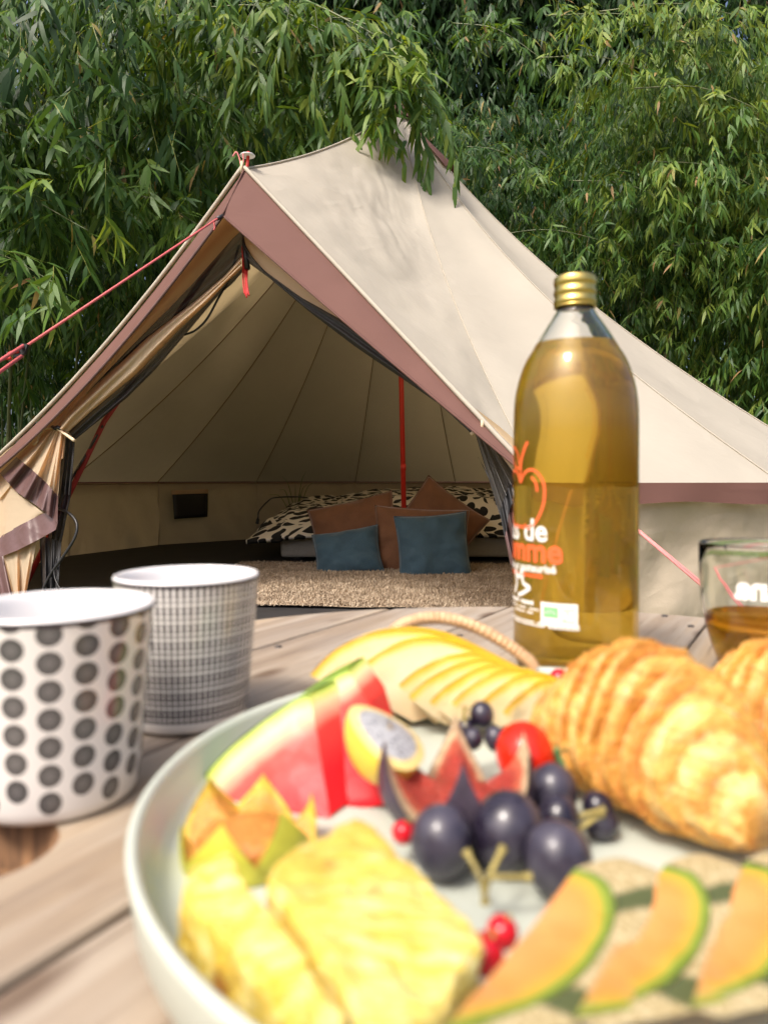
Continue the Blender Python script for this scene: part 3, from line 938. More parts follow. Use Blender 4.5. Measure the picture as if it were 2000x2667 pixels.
def clump(label, x, y, n, h, lean, z0, leaves, Lr, tint, reach=0.75, seed=0, spreadb=0.35, arch=0.35, culm_r=0.014, face=(0, -1), boughs=()):
    r = np.random.default_rng(seed + 100)
    o = thing("bamboo_clump", label, "bamboo", (x, y, -0.02), "bamboo clumps round the tent")
    fo = Foliage()
    per = leaves * 1.75 / n / 8.0
    for k in range(n):
        b = (x + r.normal(0, spreadb), y + r.normal(0, spreadb * 0.7))
        hh = h * r.uniform(0.8, 1.12)
        le = (lean[0] + r.normal(0, 0.45), lean[1] + r.normal(0, 0.35))
        cv = culm_curve(b, hh, le, 26, arch)
        ok = ~in_tent(cv, 0.03)
        if ok[:8].all():
            last = len(cv) if ok.all() else int(np.argmin(ok))
            if last > 6:
                tube("culm", cv[:last], np.linspace(culm_r, 0.004, 26)[:last] * r.uniform(0.7, 1.1), M['culm'], o, 7)
        m = int(per)
        tt = r.uniform(0, 1, m)
        idx = tt * 25
        pos = np.stack([np.interp(idx, np.arange(26), cv[:, c]) for c in range(3)], 1)
        keep = pos[:, 2] > z0
        pos = pos[keep]; m = len(pos)
        a = r.uniform(0, 2 * np.pi, m)
        out = np.stack([np.cos(a), np.sin(a), np.zeros(m)], 1) + np.array([face[0], face[1], 0]) * 0.35
        out = norm(out)
        rr = reach * r.uniform(0.1, 1.0, m) ** 0.7
        pos = pos + out * rr[:, None] + np.array([0, 0, 1]) * (0.15 * rr - 0.42 * rr ** 2 + r.normal(0, 0.08, m))[:, None]
        keep = (~in_tent(pos)) & (pos[:, 2] > z0 * 0.6)
        pos, out, rr = pos[keep], out[keep], rr[keep]
        if len(pos) == 0: continue
        sprays(fo, pos, out, 8, Lr, 0.24, tint, 1.0, 0.9)
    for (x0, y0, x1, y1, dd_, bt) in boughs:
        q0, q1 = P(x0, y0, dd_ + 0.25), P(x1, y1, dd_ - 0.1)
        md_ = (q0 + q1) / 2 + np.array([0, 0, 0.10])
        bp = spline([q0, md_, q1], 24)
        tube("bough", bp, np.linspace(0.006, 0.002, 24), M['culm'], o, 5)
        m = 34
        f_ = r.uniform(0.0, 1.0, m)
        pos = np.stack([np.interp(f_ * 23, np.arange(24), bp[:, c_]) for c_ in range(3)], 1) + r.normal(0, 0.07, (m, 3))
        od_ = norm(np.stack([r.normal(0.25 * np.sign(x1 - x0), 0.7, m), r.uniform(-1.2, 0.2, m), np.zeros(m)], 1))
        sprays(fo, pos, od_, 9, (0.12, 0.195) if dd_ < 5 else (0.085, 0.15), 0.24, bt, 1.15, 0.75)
    p, d, nn_, L, W, c, t = fo.arrays()
    tipp = p + norm(d) * L[:, None]
    k = (~in_tent(tipp, 0.04)) & (tipp[:, 2] > 0.02)
    fo.p, fo.d, fo.n, fo.L, fo.W, fo.c, fo.t = [p[k]], [d[k]], [nn_[k]], [L[k]], [W[k]], [c[k]], [t[k]]
    fo.build("foliage", o)
    return o

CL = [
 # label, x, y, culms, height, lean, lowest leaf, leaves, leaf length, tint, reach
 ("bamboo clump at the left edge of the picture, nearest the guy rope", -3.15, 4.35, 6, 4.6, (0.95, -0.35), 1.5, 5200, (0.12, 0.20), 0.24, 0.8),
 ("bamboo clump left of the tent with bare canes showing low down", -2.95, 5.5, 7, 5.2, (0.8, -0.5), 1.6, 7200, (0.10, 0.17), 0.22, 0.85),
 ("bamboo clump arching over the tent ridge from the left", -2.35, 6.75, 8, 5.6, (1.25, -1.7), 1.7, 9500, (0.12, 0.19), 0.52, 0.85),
 ("bamboo clump behind the left flank of the tent, shade put into its leaf colour", -3.6, 7.0, 7, 5.8, (0.4, -0.6), 1.4, 8500, (0.10, 0.17), 0.15, 0.9),
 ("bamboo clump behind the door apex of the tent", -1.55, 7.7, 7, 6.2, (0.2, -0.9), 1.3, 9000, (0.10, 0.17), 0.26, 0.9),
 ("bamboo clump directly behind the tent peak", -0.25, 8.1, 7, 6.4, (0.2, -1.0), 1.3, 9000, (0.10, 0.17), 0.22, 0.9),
 ("bamboo clump just right of the tent peak, deep shade put into its leaf colour", 1.0, 8.1, 7, 6.2, (0.1, -0.5), 1.2, 9500, (0.085, 0.145), 0.06, 0.85),
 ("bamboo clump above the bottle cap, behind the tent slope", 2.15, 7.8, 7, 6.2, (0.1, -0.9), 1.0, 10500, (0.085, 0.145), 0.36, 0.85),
 ("bamboo clump at the upper right, sunlit yellow green put into its leaf colour", 3.1, 7.1, 8, 6.0, (-0.35, -0.9), 1.0, 12500, (0.085, 0.145), 0.72, 0.85),
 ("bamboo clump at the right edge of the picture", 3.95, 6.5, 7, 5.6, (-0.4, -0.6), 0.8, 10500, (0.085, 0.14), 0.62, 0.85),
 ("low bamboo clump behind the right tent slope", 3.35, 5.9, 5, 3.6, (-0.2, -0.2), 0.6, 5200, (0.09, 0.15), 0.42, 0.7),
]
BOUGHS = {  # last value of each bough: leaf tint, carrying painted light and shade
 0: [(-160, 500, 230, 600, 3.7, 0.42), (-160, 690, 150, 740, 3.5, 0.5), (-100, 330, 260, 430, 3.9, 0.42)],
 1: [(60, 420, 420, 540, 4.1, 0.5), (250, 520, 540, 600, 4.3, 0.5)],
 2: [(380, 40, 720, 150, 4.4, 0.62), (520, 20, 900, 110, 4.3, 0.66), (560, 150, 980, 210, 4.4, 0.62), (330, 230, 640, 330, 4.5, 0.5), (620, 230, 830, 330, 4.5, 0.55), (760, 60, 1080, 130, 4.3, 0.62), (860, 130, 1085, 235, 4.1, 0.64), (900, 210, 1050, 300, 4.1, 0.62)],
 6: [(1080, 260, 1240, 420, 6.2, 0.35)],
 7: [(1180, 380, 1430, 470, 6.2, 0.5), (1250, 620, 1620, 640, 6.0, 0.5), (1180, 60, 1420, 160, 6.0, 0.5)],
 8: [(1420, 40, 1900, 110, 5.6, 0.80), (1400, 150, 1760, 220, 5.6, 0.72), (1560, 30, 1990, 60, 5.4, 0.84), (1480, 470, 1800, 560, 5.8, 0.55)],
 9: [(1650, 230, 2010, 300, 5.3, 0.72), (1700, 420, 2020, 520, 5.5, 0.6), (1750, 640, 2040, 700, 5.6, 0.6)],
}
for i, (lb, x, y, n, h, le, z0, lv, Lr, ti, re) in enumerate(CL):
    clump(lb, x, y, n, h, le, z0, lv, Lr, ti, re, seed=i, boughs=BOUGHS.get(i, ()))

# the spray hanging in front of the tent peak: a cane with leaves one can pick out
hb = thing("drooping_bamboo_branch", "drooping bamboo branch hanging in front of the tent peak", "bamboo branch", P(880, 60, 4.3))
main = spline([P(560, -160, 5.0), P(720, -40, 4.6), P(880, 40, 4.3), P(1000, 110, 4.15), P(1090, 220, 4.05)], 30)
tube("branch", main, np.linspace(0.009, 0.003, 30), M['culm'], hb, 6)
fo = Foliage()
twigs = [([(900, 60), (990, 160), (1020, 290), (1055, 420)], 12), ([(960, 90), (1060, 220), (1085, 350), (1100, 470)], 13),
         ([(1000, 120), (1100, 200), (1150, 280), (1175, 360)], 9), ([(930, 90), (950, 200), (1000, 300), (1010, 360)], 9),
         ([(1030, 150), (1075, 300), (1120, 400), (1105, 480)], 12), ([(860, 40), (880, 180), (900, 290), (930, 370)], 9),
         ([(820, 10), (830, 120), (810, 230), (830, 300)], 9), ([(1080, 215), (1160, 330), (1190, 420), (1185, 470)], 8),
         ([(760, -20), (740, 90), (700, 200), (690, 260)], 8), ([(700, -40), (640, 60), (620, 170), (600, 250)], 8)]
leaf_me = []
for k in range(4):
    one = leaf_verts(np.zeros((1, 3)), np.array([[1.0, 0, 0]]), np.array([[0, 0, 1.0]]), np.ones(1), np.array([0.17]), np.array([0.05 + 0.1 * k]))[0]
    me = bpy.data.meshes.new("leaf"); me.from_pydata(one.tolist(), [], LF); me.materials.append(M['leaf'])
    me.polygons.foreach_set("use_smooth", np.ones(3, dtype=bool))
    a = me.attributes.new("tint", 'FLOAT', 'POINT'); a.data.foreach_set("value", np.full(6, (0.45, 0.58, 0.68, 0.85)[k], dtype=np.float32))
    leaf_me.append(me)
for tw, nl in twigs:
    dpt = 4.12 + random.uniform(-0.12, 0.10)
    path = spline([P(x, y, dpt) for x, y in tw], 20)
    twg = tube("twig", path, np.linspace(0.003, 0.0012, 20), M['culm'], hb, 4)
    for i in range(nl):
        f = 0.25 + 0.75 * i / (nl - 1)
        q = path[int(f * 19)]
        td = norm(path[min(19, int(f * 19) + 1)] - path[max(0, int(f * 19) - 1)])
        for rep in range(3):
            sg = random.choice((-1, 1))
            d = norm(td * 0.5 + np.array([sg * random.uniform(0.0, 0.45), random.uniform(-0.3, 0.2), -random.uniform(0.5, 1.1)]))
            nm = norm(np.array([random.uniform(-0.5, 0.5), -0.9, 0.5 + random.uniform(-0.3, 0.3)]))
            L = random.uniform(0.09, 0.18)
            sdv = norm(np.cross(nm, d)); nn2 = np.cross(d, sdv)
            m4 = Matrix(((d[0], sdv[0], nn2[0], 0), (d[1], sdv[1], nn2[1], 0), (d[2], sdv[2], nn2[2], 0), (0, 0, 0, 1))) @ Matrix.Diagonal((L, L, L, 1))
            ob = bpy.data.objects.new("leaf", random.choice(leaf_me)); COL.objects.link(ob)
            ob.parent = twg
            loc = Vector(q.tolist())
            ob.matrix_basis = Matrix.Translation(loc) @ m4

# dense grove further back, one mass with deep shade painted into its leaf tint
fo = Foliage()
NG = 17000
gx_ = rng.uniform(-8, 8.5, NG); gy_ = rng.uniform(9.2, 11.0, NG); gz_ = 0.2 + 8.2 * rng.uniform(0, 1, NG) ** 0.75
a = rng.uniform(0, 2 * np.pi, NG)
sprays(fo, np.stack([gx_, gy_, gz_], 1), np.stack([np.cos(a) * 0.6, -np.abs(np.sin(a)), np.zeros(NG)], 1), 8, (0.19, 0.31), 0.36, 0.08)
NG3 = 5000
a = rng.uniform(0, 2 * np.pi, NG3)
sprays(fo, np.stack([rng.uniform(-2.5, 4.0, NG3), rng.uniform(9.0, 10.5, NG3), rng.uniform(2.6, 8.0, NG3)], 1), np.stack([np.cos(a) * 0.6, -np.abs(np.sin(a)), np.zeros(NG3)], 1), 8, (0.19, 0.31), 0.36, 0.05)
NG2 = 2200
sx = rng.choice([-1, 1], NG2); gx_ = np.where(sx < 0, rng.uniform(-6.5, -4.0, NG2), rng.uniform(4.6, 7.0, NG2)); gy_ = rng.uniform(5.0, 9.5, NG2); gz_ = rng.uniform(0.4, 6.0, NG2)
a = rng.uniform(0, 2 * np.pi, NG2)
sprays(fo, np.stack([gx_, gy_, gz_], 1), np.stack([np.cos(a), np.sin(a), np.zeros(NG2)], 1), 8, (0.14, 0.22), 0.3, 0.3)
gv = thing("bamboo_grove", "dense bamboo thicket filling the background behind the clumps, shade put into its leaf colour", "bamboo grove", (0, 10, 0))
fo.build("foliage", gv)
for k in range(46):
    x = -5.5 + 11 * k / 45 + random.uniform(-0.15, 0.15); y = random.uniform(8.8, 10.8)
    tube("culm", culm_curve((x, y), random.uniform(5.5, 7), (random.uniform(-0.6, 0.6), random.uniform(-0.8, 0.3))), np.linspace(0.02, 0.006, 26), M['culm'], gv, 6)

# ------------------------------------------------------------------ cable reel table
TC = np.array([0.11, 0.39]); TR = 0.402
PU = np.array([math.sin(R_(31)), math.cos(R_(31))]); PV = np.array([PU[1], -PU[0]])
def wood_mat(name, seed):
    b = MB(name)
    uv = b.coord("UV")
    m1 = b.mapping(uv, (2.0, 34, 1), loc=(seed * 3.7, seed * 1.3, seed))
    g1 = b.noise(m1, 1.0, 7, 0.65, 0.6)
    m2 = b.mapping(uv, (8, 320, 1), loc=(seed, seed * 2, 0))
    g2 = b.noise(m2, 1.0, 4, 0.6, 0.2)
    m3 = b.mapping(uv, (3, 14, 1), loc=(seed * 2, seed, 0))
    n3 = b.noise(m3, 1.0, 5, 0.6, 0.4)
    c = b.ramp(g1, [(0.28, (0.10, 0.062, 0.04)), (0.42, (0.23, 0.165, 0.11)), (0.56, (0.34, 0.28, 0.215)), (0.70, (0.36, 0.25, 0.145))])
    grey = b.ramp(n3, [(0.35, (0.32, 0.30, 0.275)), (0.65, (0.36, 0.275, 0.18))])
    c = b.mix(0.35, c, grey)
    crack = b.ramp(g2, [(0.30, (0.35, 0.3, 0.25)), (0.42, (1, 1, 1))])
    c = b.mix(0.85, c, b.mix(1.0, c, crack, 'MULTIPLY'))
    # knots
    kn = b.voro(b.mapping(uv, (7, 16, 1), loc=(seed * 1.9, seed * 0.7, 0)), 1.0)
    kf = b.ramp(kn, [(0.06, (0.28, 0.17, 0.10)), (0.16, (1, 1, 1))])
    c = b.mix(0.7, c, b.mix(1.0, c, kf, 'MULTIPLY'))
    h = b.math('ADD', b.math('MULTIPLY', g1, 0.6), b.math('MULTIPLY', g2, 0.6))
    return b.done(b.pbsdf(c, 0.75, b.bump(h, 0.55, 0.0016)))
table = thing("cable_reel_table", "round weathered cable reel table of grey brown planks", "table", (TC[0], TC[1], -0.02))
cutter_c = np.array([-0.150, 0.272])
def plank_outline(v0, v1, rad, n=16):
    c0 = np.dot(TC, PV); u0 = np.dot(TC, PU)
    v0, v1 = max(v0, c0 - rad + 1e-4), min(v1, c0 + rad - 1e-4)
    vv_ = np.linspace(v0, v1, n)
    far = [(u0 + math.sqrt(max(0, rad ** 2 - (v - c0) ** 2)), v) for v in vv_]
    near = [(u0 - math.sqrt(max(0, rad ** 2 - (v - c0) ** 2)), v) for v in vv_[::-1]]
    return far + near
def make_plank(name, v0, v1, rad, ztop, th, mat, seed, hole=None):
    ol = plank_outline(v0, v1, rad)
    # outline in (u, v); cut the bolt hole with a boolean
    bm = bmesh.new()
    vs_ = [bm.verts.new((u, v, 0)) for u, v in ol]
    f = bm.faces.new(vs_)
    bmesh.ops.remove_doubles(bm, verts=bm.verts, dist=1e-5)
    ret = bmesh.ops.extrude_face_region(bm, geom=bm.faces[:])
    for v in [g_ for g_ in ret['geom'] if isinstance(g_, bmesh.types.BMVert)]: v.co.z -= th
    bmesh.ops.recalc_face_normals(bm, faces=bm.faces)
    tope = [e for e in bm.edges if all(v.co.z > -1e-6 for v in e.verts)]
    bmesh.ops.bevel(bm, geom=tope, offset=0.0022, segments=2, affect='EDGES', profile=0.5)
    me = bpy.data.meshes.new(name); bm.to_mesh(me); bm.free()
    o = bpy.data.objects.new(name, me); COL.objects.link(o)
    if hole is not None:
        bm = bmesh.new()
        bmesh.ops.create_cone(bm, cap_ends=True, segments=40, radius1=0.027, radius2=0.027, depth=0.3)
        hu, hv = np.dot(hole, PU), np.dot(hole, PV)
        for v in bm.verts: v.co += Vector((hu, hv, 0))
        cme = bpy.data.meshes.new("cut"); bm.to_mesh(cme); bm.free()
        co_ = bpy.data.objects.new("cut", cme); COL.objects.link(co_)
        md = o.modifiers.new("hole", 'BOOLEAN'); md.operation = 'DIFFERENCE'; md.object = co_; md.solver = 'EXACT'
        bpy.context.view_layer.update()
        dg = bpy.context.evaluated_depsgraph_get()
        nm_ = bpy.data.meshes.new_from_object(o.evaluated_get(dg))
        o.modifiers.clear(); o.data = nm_; nm_.name = name
        bpy.data.objects.remove(co_)
        me = nm_
    co = np.empty(len(me.vertices) * 3); me.vertices.foreach_get("co", co); co = co.reshape(-1, 3)
    uvs = co[:, :2].copy()
    uvs[:, 1] += seed * 0.0
    xy = co[:, :1] * PU + co[:, 1:2] * PV
    w = np.concatenate([xy, co[:, 2:3] + ztop], 1)
    me.vertices.foreach_set("co", w.ravel())
    l = me.uv_layers.new(name="UVMap") if not me.uv_layers else me.uv_layers[0]
    idx = np.empty(len(me.loops), dtype=np.int32); me.loops.foreach_get("vertex_index", idx)
    l.data.foreach_set("uv", uvs[idx].astype(np.float32).ravel())
    me.materials.clear(); me.materials.append(mat)
    me.update()
    hang(o, table)
    return o
seams = [-0.50, -0.395, -0.291, -0.191, -0.0955, 0.005, 0.105, 0.205, 0.305]
for i in range(len(seams) - 1):
    gp_ = 0.0014
    hv = np.dot(cutter_c, PV)
    hole = cutter_c if seams[i] - 0.03 < hv < seams[i + 1] + 0.03 else None
    make_plank("plank", seams[i] + gp_, seams[i + 1] - gp_, TR + 0.002 * math.sin(i * 2.3), TZ - (0.0, 0.0006, 0.0, 0.001, 0.0, 0.0014, 0, 0)[i], 0.024, wood_mat("reel_wood", i * 1.7 + 0.5), i, hole)
wm = wood_mat("reel_wood_under", 9.1)
lathe("underside_disc", [(0.0, -0.026), (TR - 0.01, -0.026), (TR - 0.01, -0.048), (0.0, -0.048)], wm, (TC[0], TC[1], TZ), table, 64)
lathe("drum", [(0.0, 0.0), (0.17, 0.0), (0.17, TZ - 0.03), (0.0, TZ - 0.03)], wm, (TC[0], TC[1], -0.01), table, 40)
lathe("lower_disc", [(0.0, 0.06), (TR, 0.06), (TR, 0.02), (0.0, 0.02)], wm, (TC[0], TC[1], -0.02), table, 64)
def hole_mat():
    b = MB("bolt_hole_wood")
    co = b.coord()
    n = b.noise(b.mapping(co, (220, 220, 30)), 1.0, 4)
    c = b.ramp(n, [(0.3, (0.06, 0.03, 0.015)), (0.7, (0.28, 0.15, 0.07))])
    return b.done(b.pbsdf(c, 0.9))
lathe("bolt_socket", [(0.0269, -0.001), (0.0262, -0.002), (0.0255, -0.021), (0.0, -0.023)], hole_mat(), (cutter_c[0], cutter_c[1], TZ), table, 40)
nailm = simple("rusty_nail", (0.05, 0.04, 0.035), 0.6)
for px, py in ((1798, 1630), (1757, 1700), (725, 1684), (1197, 1655), (1695, 1666), (1730, 1603)):
    q = Q(px, py, TZ)
    lathe("nail_head", [(0.0, 0.0008), (0.0028, 0.0006), (0.0032, -0.002)], nailm, (q[0], q[1], TZ), table, 10)

# ------------------------------------------------------------------ serving tray
TRC = np.array([0.0765, 0.274]); TRR = 0.1635
FZ = TZ + 0.006
M['tray'] = simple("sage_enamel", (0.47, 0.50, 0.43), 0.38, 0.04, 14)
tray = thing("serving_tray", "round pale sage serving tray with raised rim and rattan handle", "tray", (TRC[0], TRC[1], TZ))
prof = [(0.0, 0.0015), (TRR - 0.012, 0.0015), (TRR - 0.005, 0.0035), (TRR - 0.002, 0.008), (TRR, 0.0225), (TRR + 0.0002, 0.0240), (TRR - 0.0012, 0.0255),
        (TRR - 0.003, 0.0246), (TRR - 0.0042, 0.0225), (TRR - 0.006, 0.0120), (TRR - 0.010, 0.0074), (TRR - 0.018, 0.006), (0.0, 0.006)]
lathe("dish", prof, M['tray'], (TRC[0], TRC[1], TZ), tray, 160)
def rattan():
    b = MB("rattan"); co = b.coord()
    c = b.ramp(b.noise(co, 160, 3), [(0.3, (0.40, 0.23, 0.11)), (0.7, (0.62, 0.42, 0.24))])
    return b.done(b.pbsdf(c, 0.6))
hp = spline([P(985, 1725, 0.424), P(1020, 1650, 0.428), P(1075, 1618, 0.43), P(1150, 1610, 0.432), P(1230, 1630, 0.432), P(1310, 1672, 0.43), P(1370, 1715, 0.428), P(1392, 1742, 0.427)], 260)
rad = 0.0032 + 0.0007 * np.abs(np.sin(np.linspace(0, 38 * math.pi, 260)))
tube("rattan_handle", hp, rad, rattan(), tray, 10)

# ------------------------------------------------------------------ cups
def cup_dots():
    b = MB("cup_dot_print")
    uv = b.coord("UV")
    sep = b.n("ShaderNodeSeparateXYZ"); b.l(uv, sep.inputs[0])
    u = b.math('MULTIPLY', sep.outputs[0], 18.0)
    col = b.math('FLOOR', u)
    fu = b.math('SUBTRACT', b.math('SUBTRACT', u, col), 0.5)
    par = b.math('MULTIPLY', b.math('MODULO', col, 2.0), 0.5)
    v = b.math('ADD', b.math('DIVIDE', b.math('SUBTRACT', sep.outputs[1], 0.004), 0.0112), par)
    row = b.math('FLOOR', v)
    fv = b.math('SUBTRACT', b.math('SUBTRACT', v, row), 0.5)
    x = b.math('MULTIPLY', fu, 0.0132); y = b.math('MULTIPLY', fv, 0.0112)
    r = b.math('SQRT', b.math('ADD', b.math('MULTIPLY', x, x), b.math('MULTIPLY', y, y)))
    dot = b.math('LESS_THAN', r, 0.0047)
    a = b.math('ARCTAN2', y, x)
    rays = b.math('ADD', b.math('MULTIPLY', b.math('SINE', b.math('MULTIPLY', a, 22.0)), 0.5), 0.5)
    rings = b.math('ADD', b.math('MULTIPLY', b.math('SINE', b.math('MULTIPLY', r, 5200.0)), 0.5), 0.5)
    pat = b.math('MULTIPLY', rays, rings)
    inner = b.math('SUBTRACT', 1.0, b.math('DIVIDE', r, 0.0047), clamp=True)
    lum = b.math('ADD', b.math('MULTIPLY', pat, 0.20), b.math('MULTIPLY', inner, 0.12))
    dc = b.mix(lum, (0.022, 0.02, 0.022), (0.75, 0.72, 0.69))
    base = (0.70, 0.665, 0.63)
    low = b.math('GREATER_THAN', row, b.math('SUBTRACT', b.math('MULTIPLY', par, 2.0), 0.5))
    c = b.mix(b.math('MULTIPLY', dot, low), base, dc)
    return b.done(b.pbsdf(c, 0.22, None, **{"Coat Weight": 0.3}))
def cup_grid():
    b = MB("cup_grid_print")
    uv = b.coord("UV")
    sep = b.n("ShaderNodeSeparateXYZ"); b.l(uv, sep.inputs[0])
    fu = b.math('ABSOLUTE', b.math('SUBTRACT', b.math('FRACT', b.math('MULTIPLY', sep.outputs[0], 72.0)), 0.5))
    v = b.math('DIVIDE', sep.outputs[1], 0.083)
    fv = b.math('ABSOLUTE', b.math('SUBTRACT', b.math('FRACT', b.math('MULTIPLY', v, 27.0)), 0.5))
    wu = b.math('SUBTRACT', 0.44, b.math('MULTIPLY', v, 0.20))
    big = b.math('ADD', 0.37, b.math('MULTIPLY', b.math('SINE', b.math('MULTIPLY', v, 27.0 * math.pi / 1.5)), 0.08))
    k = b.math('MULTIPLY', b.math('LESS_THAN', fu, wu), b.math('LESS_THAN', fv, big))
    band = b.math('MULTIPLY', b.math('GREATER_THAN', v, 0.07), b.math('LESS_THAN', v, 0.955))
    c = b.mix(b.math('MULTIPLY', k, band), (0.70, 0.67, 0.635), (0.03, 0.025, 0.03))
    return b.done(b.pbsdf(c, 0.22, None, **{"Coat Weight": 0.3}))
M['porcelain'] = simple("white_porcelain", (0.74, 0.72, 0.71), 0.2)
M['rimline'] = simple("dark_rim_glaze", (0.03, 0.022, 0.03), 0.3)
def cup(label, px, d, mat, rot=0.0):
    x = (px - 1000) / F * d
    c = (x, d, TZ + 0.0006)
    o = thing("cup", label, "cup", c, "patterned cups on the table")
    H, rt, rb_ = 0.083, 0.0405, 0.0335
    body = [(0.0, 0.0005), (rb_ - 0.004, 0.0), (rb_ - 0.0012, 0.0008), (rb_, 0.003)]
    zz = np.linspace(0.006, H - 0.0035, 10)
    body += [(rb_ + (rt - rb_) * (z / H) ** 0.9, z) for z in zz]
    bd = lathe("body", body, mat, c, o, 96)
    r1 = body[-1][0]
    lathe("rim_line", [(r1 + 0.0001, H - 0.0036), (rt + 0.0002, H - 0.0030), (rt + 0.0002, H - 0.0016)], M['rimline'], c, bd, 96)
    ins = [(rt + 0.0001, H - 0.0016), (rt - 0.0004, H - 0.0003), (rt - 0.0012, H), (rt - 0.0022, H - 0.0008)]
    ins += [(rb_ + (rt - rb_) * (z / H) - 0.0030, z) for z in np.linspace(H - 0.004, 0.012, 8)] + [(rb_ - 0.008, 0.0055), (0.0, 0.005)]
    lathe("inside", ins, M['porcelain'], c, o, 96)
    return o
cup("white porcelain cup with black round rosettes, nearest the left edge", 150, 0.318, cup_dots())
cup("white porcelain cup with fine black dash grid, behind the dotted cup", 489, 0.42, cup_grid())

# ------------------------------------------------------------------ bottle of juice
BD = 0.53; BX = (1497 - 1000) / F * BD
def bz(y): return CZ - (y - HZ) / F * BD - TZ
def glass_mat(name, col, ior=1.47):
    b = MB(name)
    g_ = b.n("ShaderNodeBsdfGlass"); g_.inputs["Color"].default_value = (*col, 1); g_.inputs["Roughness"].default_value = 0.0; g_.inputs["IOR"].default_value = ior
    return b.done(g_.outputs[0])
M['glass'] = glass_mat("clear_glass", (0.985, 0.995, 0.988))
def juice_mat(name, col, cloud, cf, dens):
    b = MB(name)
    g_ = b.n("ShaderNodeBsdfGlass"); g_.inputs["Color"].default_value = (*col, 1); g_.inputs["Roughness"].default_value = 0.02; g_.inputs["IOR"].default_value = 1.34
    df = b.n("ShaderNodeBsdfDiffuse"); df.inputs[0].default_value = (*cloud, 1)
    tr = b.translucent(cloud)
    return b.done(b.mixs(cf, g_.outputs[0], b.mixs(0.5, df.outputs[0], tr)))
M['juice'] = juice_mat("apple_juice", (1.0, 0.83, 0.32), (0.98, 0.58, 0.065), 0.27, 0)
M['juice_dark'] = juice_mat("amber_juice", (1.0, 0.68, 0.17), (0.80, 0.34, 0.03), 0.14, 0)
outer = [(0.0, 0.003), (0.030, 0.0), (0.0385, 0.001), (0.0420, 0.0045), (0.0436, 0.010), (0.0440, 0.018), (0.0440, 0.030), (0.0440, 0.050), (0.0440, 0.085), (0.0440, bz(1330)), (0.0440, bz(1220)), (0.0440, bz(1155)), (0.0440, bz(1110)), (0.0436, bz(1065)), (0.0424, bz(1025)),
         (0.0398, bz(985)), (0.0358, bz(945)), (0.0310, bz(915)), (0.0262, bz(885)), (0.0205, bz(852)), (0.0160, bz(828)), (0.0131, bz(806)), (0.0125, bz(790)), (0.0125, bz(735))]
osp = spline(outer, 150).clip(0)
zs_ = np.linspace(0.012, outer[-1][1], 90)
ro_ = np.interp(zs_, osp[20:, 1], osp[20:, 0])
inner = list(zip(ro_ - 0.0026, zs_))[::-1] + [(0.038, 0.0085), (0.034, 0.0065), (0.0, 0.008)]
bc = (BX, BD, TZ + 0.0006)
bottle = thing("juice_bottle", "tall clear glass bottle of apple juice with gold screw cap", "bottle", bc)
gbody = lathe("glass_body", osp.tolist() + inner, M['glass'], bc, bottle, 72)
LQ = bz(900)
liq = [(0.0, 0.0078), (0.034, 0.0063), (0.0383, 0.0084)]
oi = [(r - 0.0024, z) for r, z in zip(ro_, zs_) if z < LQ]
rl = np.interp(LQ, zs_, ro_) - 0.0024
liq += oi + [(rl, LQ), (0.0, LQ)]
lathe("juice", liq, M['juice'], bc, bottle, 72)
goldm = MB("gold_cap"); co = goldm.coord()
M['gold'] = goldm.done(goldm.pbsdf((0.75, 0.55, 0.16), 0.28, goldm.bump(goldm.noise(co, 400, 2), 0.08, 0.001), **{"Metallic": 1.0}))
z0c, z1c = bz(803), bz(723)
hc = z1c - z0c
cp = [(0.0140, z0c - 0.0005), (0.0154, z0c)]
for t in np.linspace(0.02, 0.86, 40):
    cp.append((0.0154 - 0.0008 * (0.5 + 0.5 * math.cos(t * 2 * math.pi * 3.2)) * (1 if t < 0.8 else 0.3), z0c + hc * t))
cp += [(0.0152, z0c + hc * 0.9), (0.0145, z0c + hc * 0.97), (0.0132, z1c), (0.0, z1c)]
lathe("screw_cap", cp, M['gold'], bc, bottle, 72)

printw = simple("white_print", (0.82, 0.80, 0.74), 0.5)
printo = simple("orange_print", (0.85, 0.13, 0.035), 0.5)
printg = simple("green_print", (0.22, 0.62, 0.22), 0.5)
def wrap(flat, faces, name, mat, ang0, z0, r, ctr, parent, mirror=False):
    """flat (x, z) metres wrapped round the vertical axis; ang0 measured from the camera side"""
    flat = np.asarray(flat, dtype=float)
    a = ang0 + (flat[:, 0] / r) * (-1 if mirror else 1)
    v = np.stack([ctr[0] + r * np.sin(a), ctr[1] - r * np.cos(a), np.full(len(a), ctr[2] + z0) + flat[:, 1]], 1)
    return mesh(name, v, faces, mat, parent, smooth=False)
def text_flat(body, size, bold=0.0, align='CENTER'):
    cu = bpy.data.curves.new("txt", 'FONT'); cu.body = body; cu.size = size; cu.offset = bold; cu.align_x = align; cu.resolution_u = 3
    ob = bpy.data.objects.new("txt", cu); COL.objects.link(ob)
    bpy.context.view_layer.update()
    me = bpy.data.meshes.new_from_object(ob.evaluated_get(bpy.context.evaluated_depsgraph_get()))
    bm = bmesh.new(); bm.from_mesh(me)
    bmesh.ops.triangulate(bm, faces=bm.faces)
    bmesh.ops.subdivide_edges(bm, edges=[e for e in bm.edges if e.calc_length() > size * 0.25], cuts=1)
    bmesh.ops.triangulate(bm, faces=bm.faces)
    bm.verts.index_update()
    v = [(x.co.x, x.co.y) for x in bm.verts]; f = [[q.index for q in p.verts] for p in bm.faces]
    bm.free(); bpy.data.objects.remove(ob); bpy.data.curves.remove(cu)
    return v, f
RB = 0.0444
A0 = R_(-57 - 14.6)
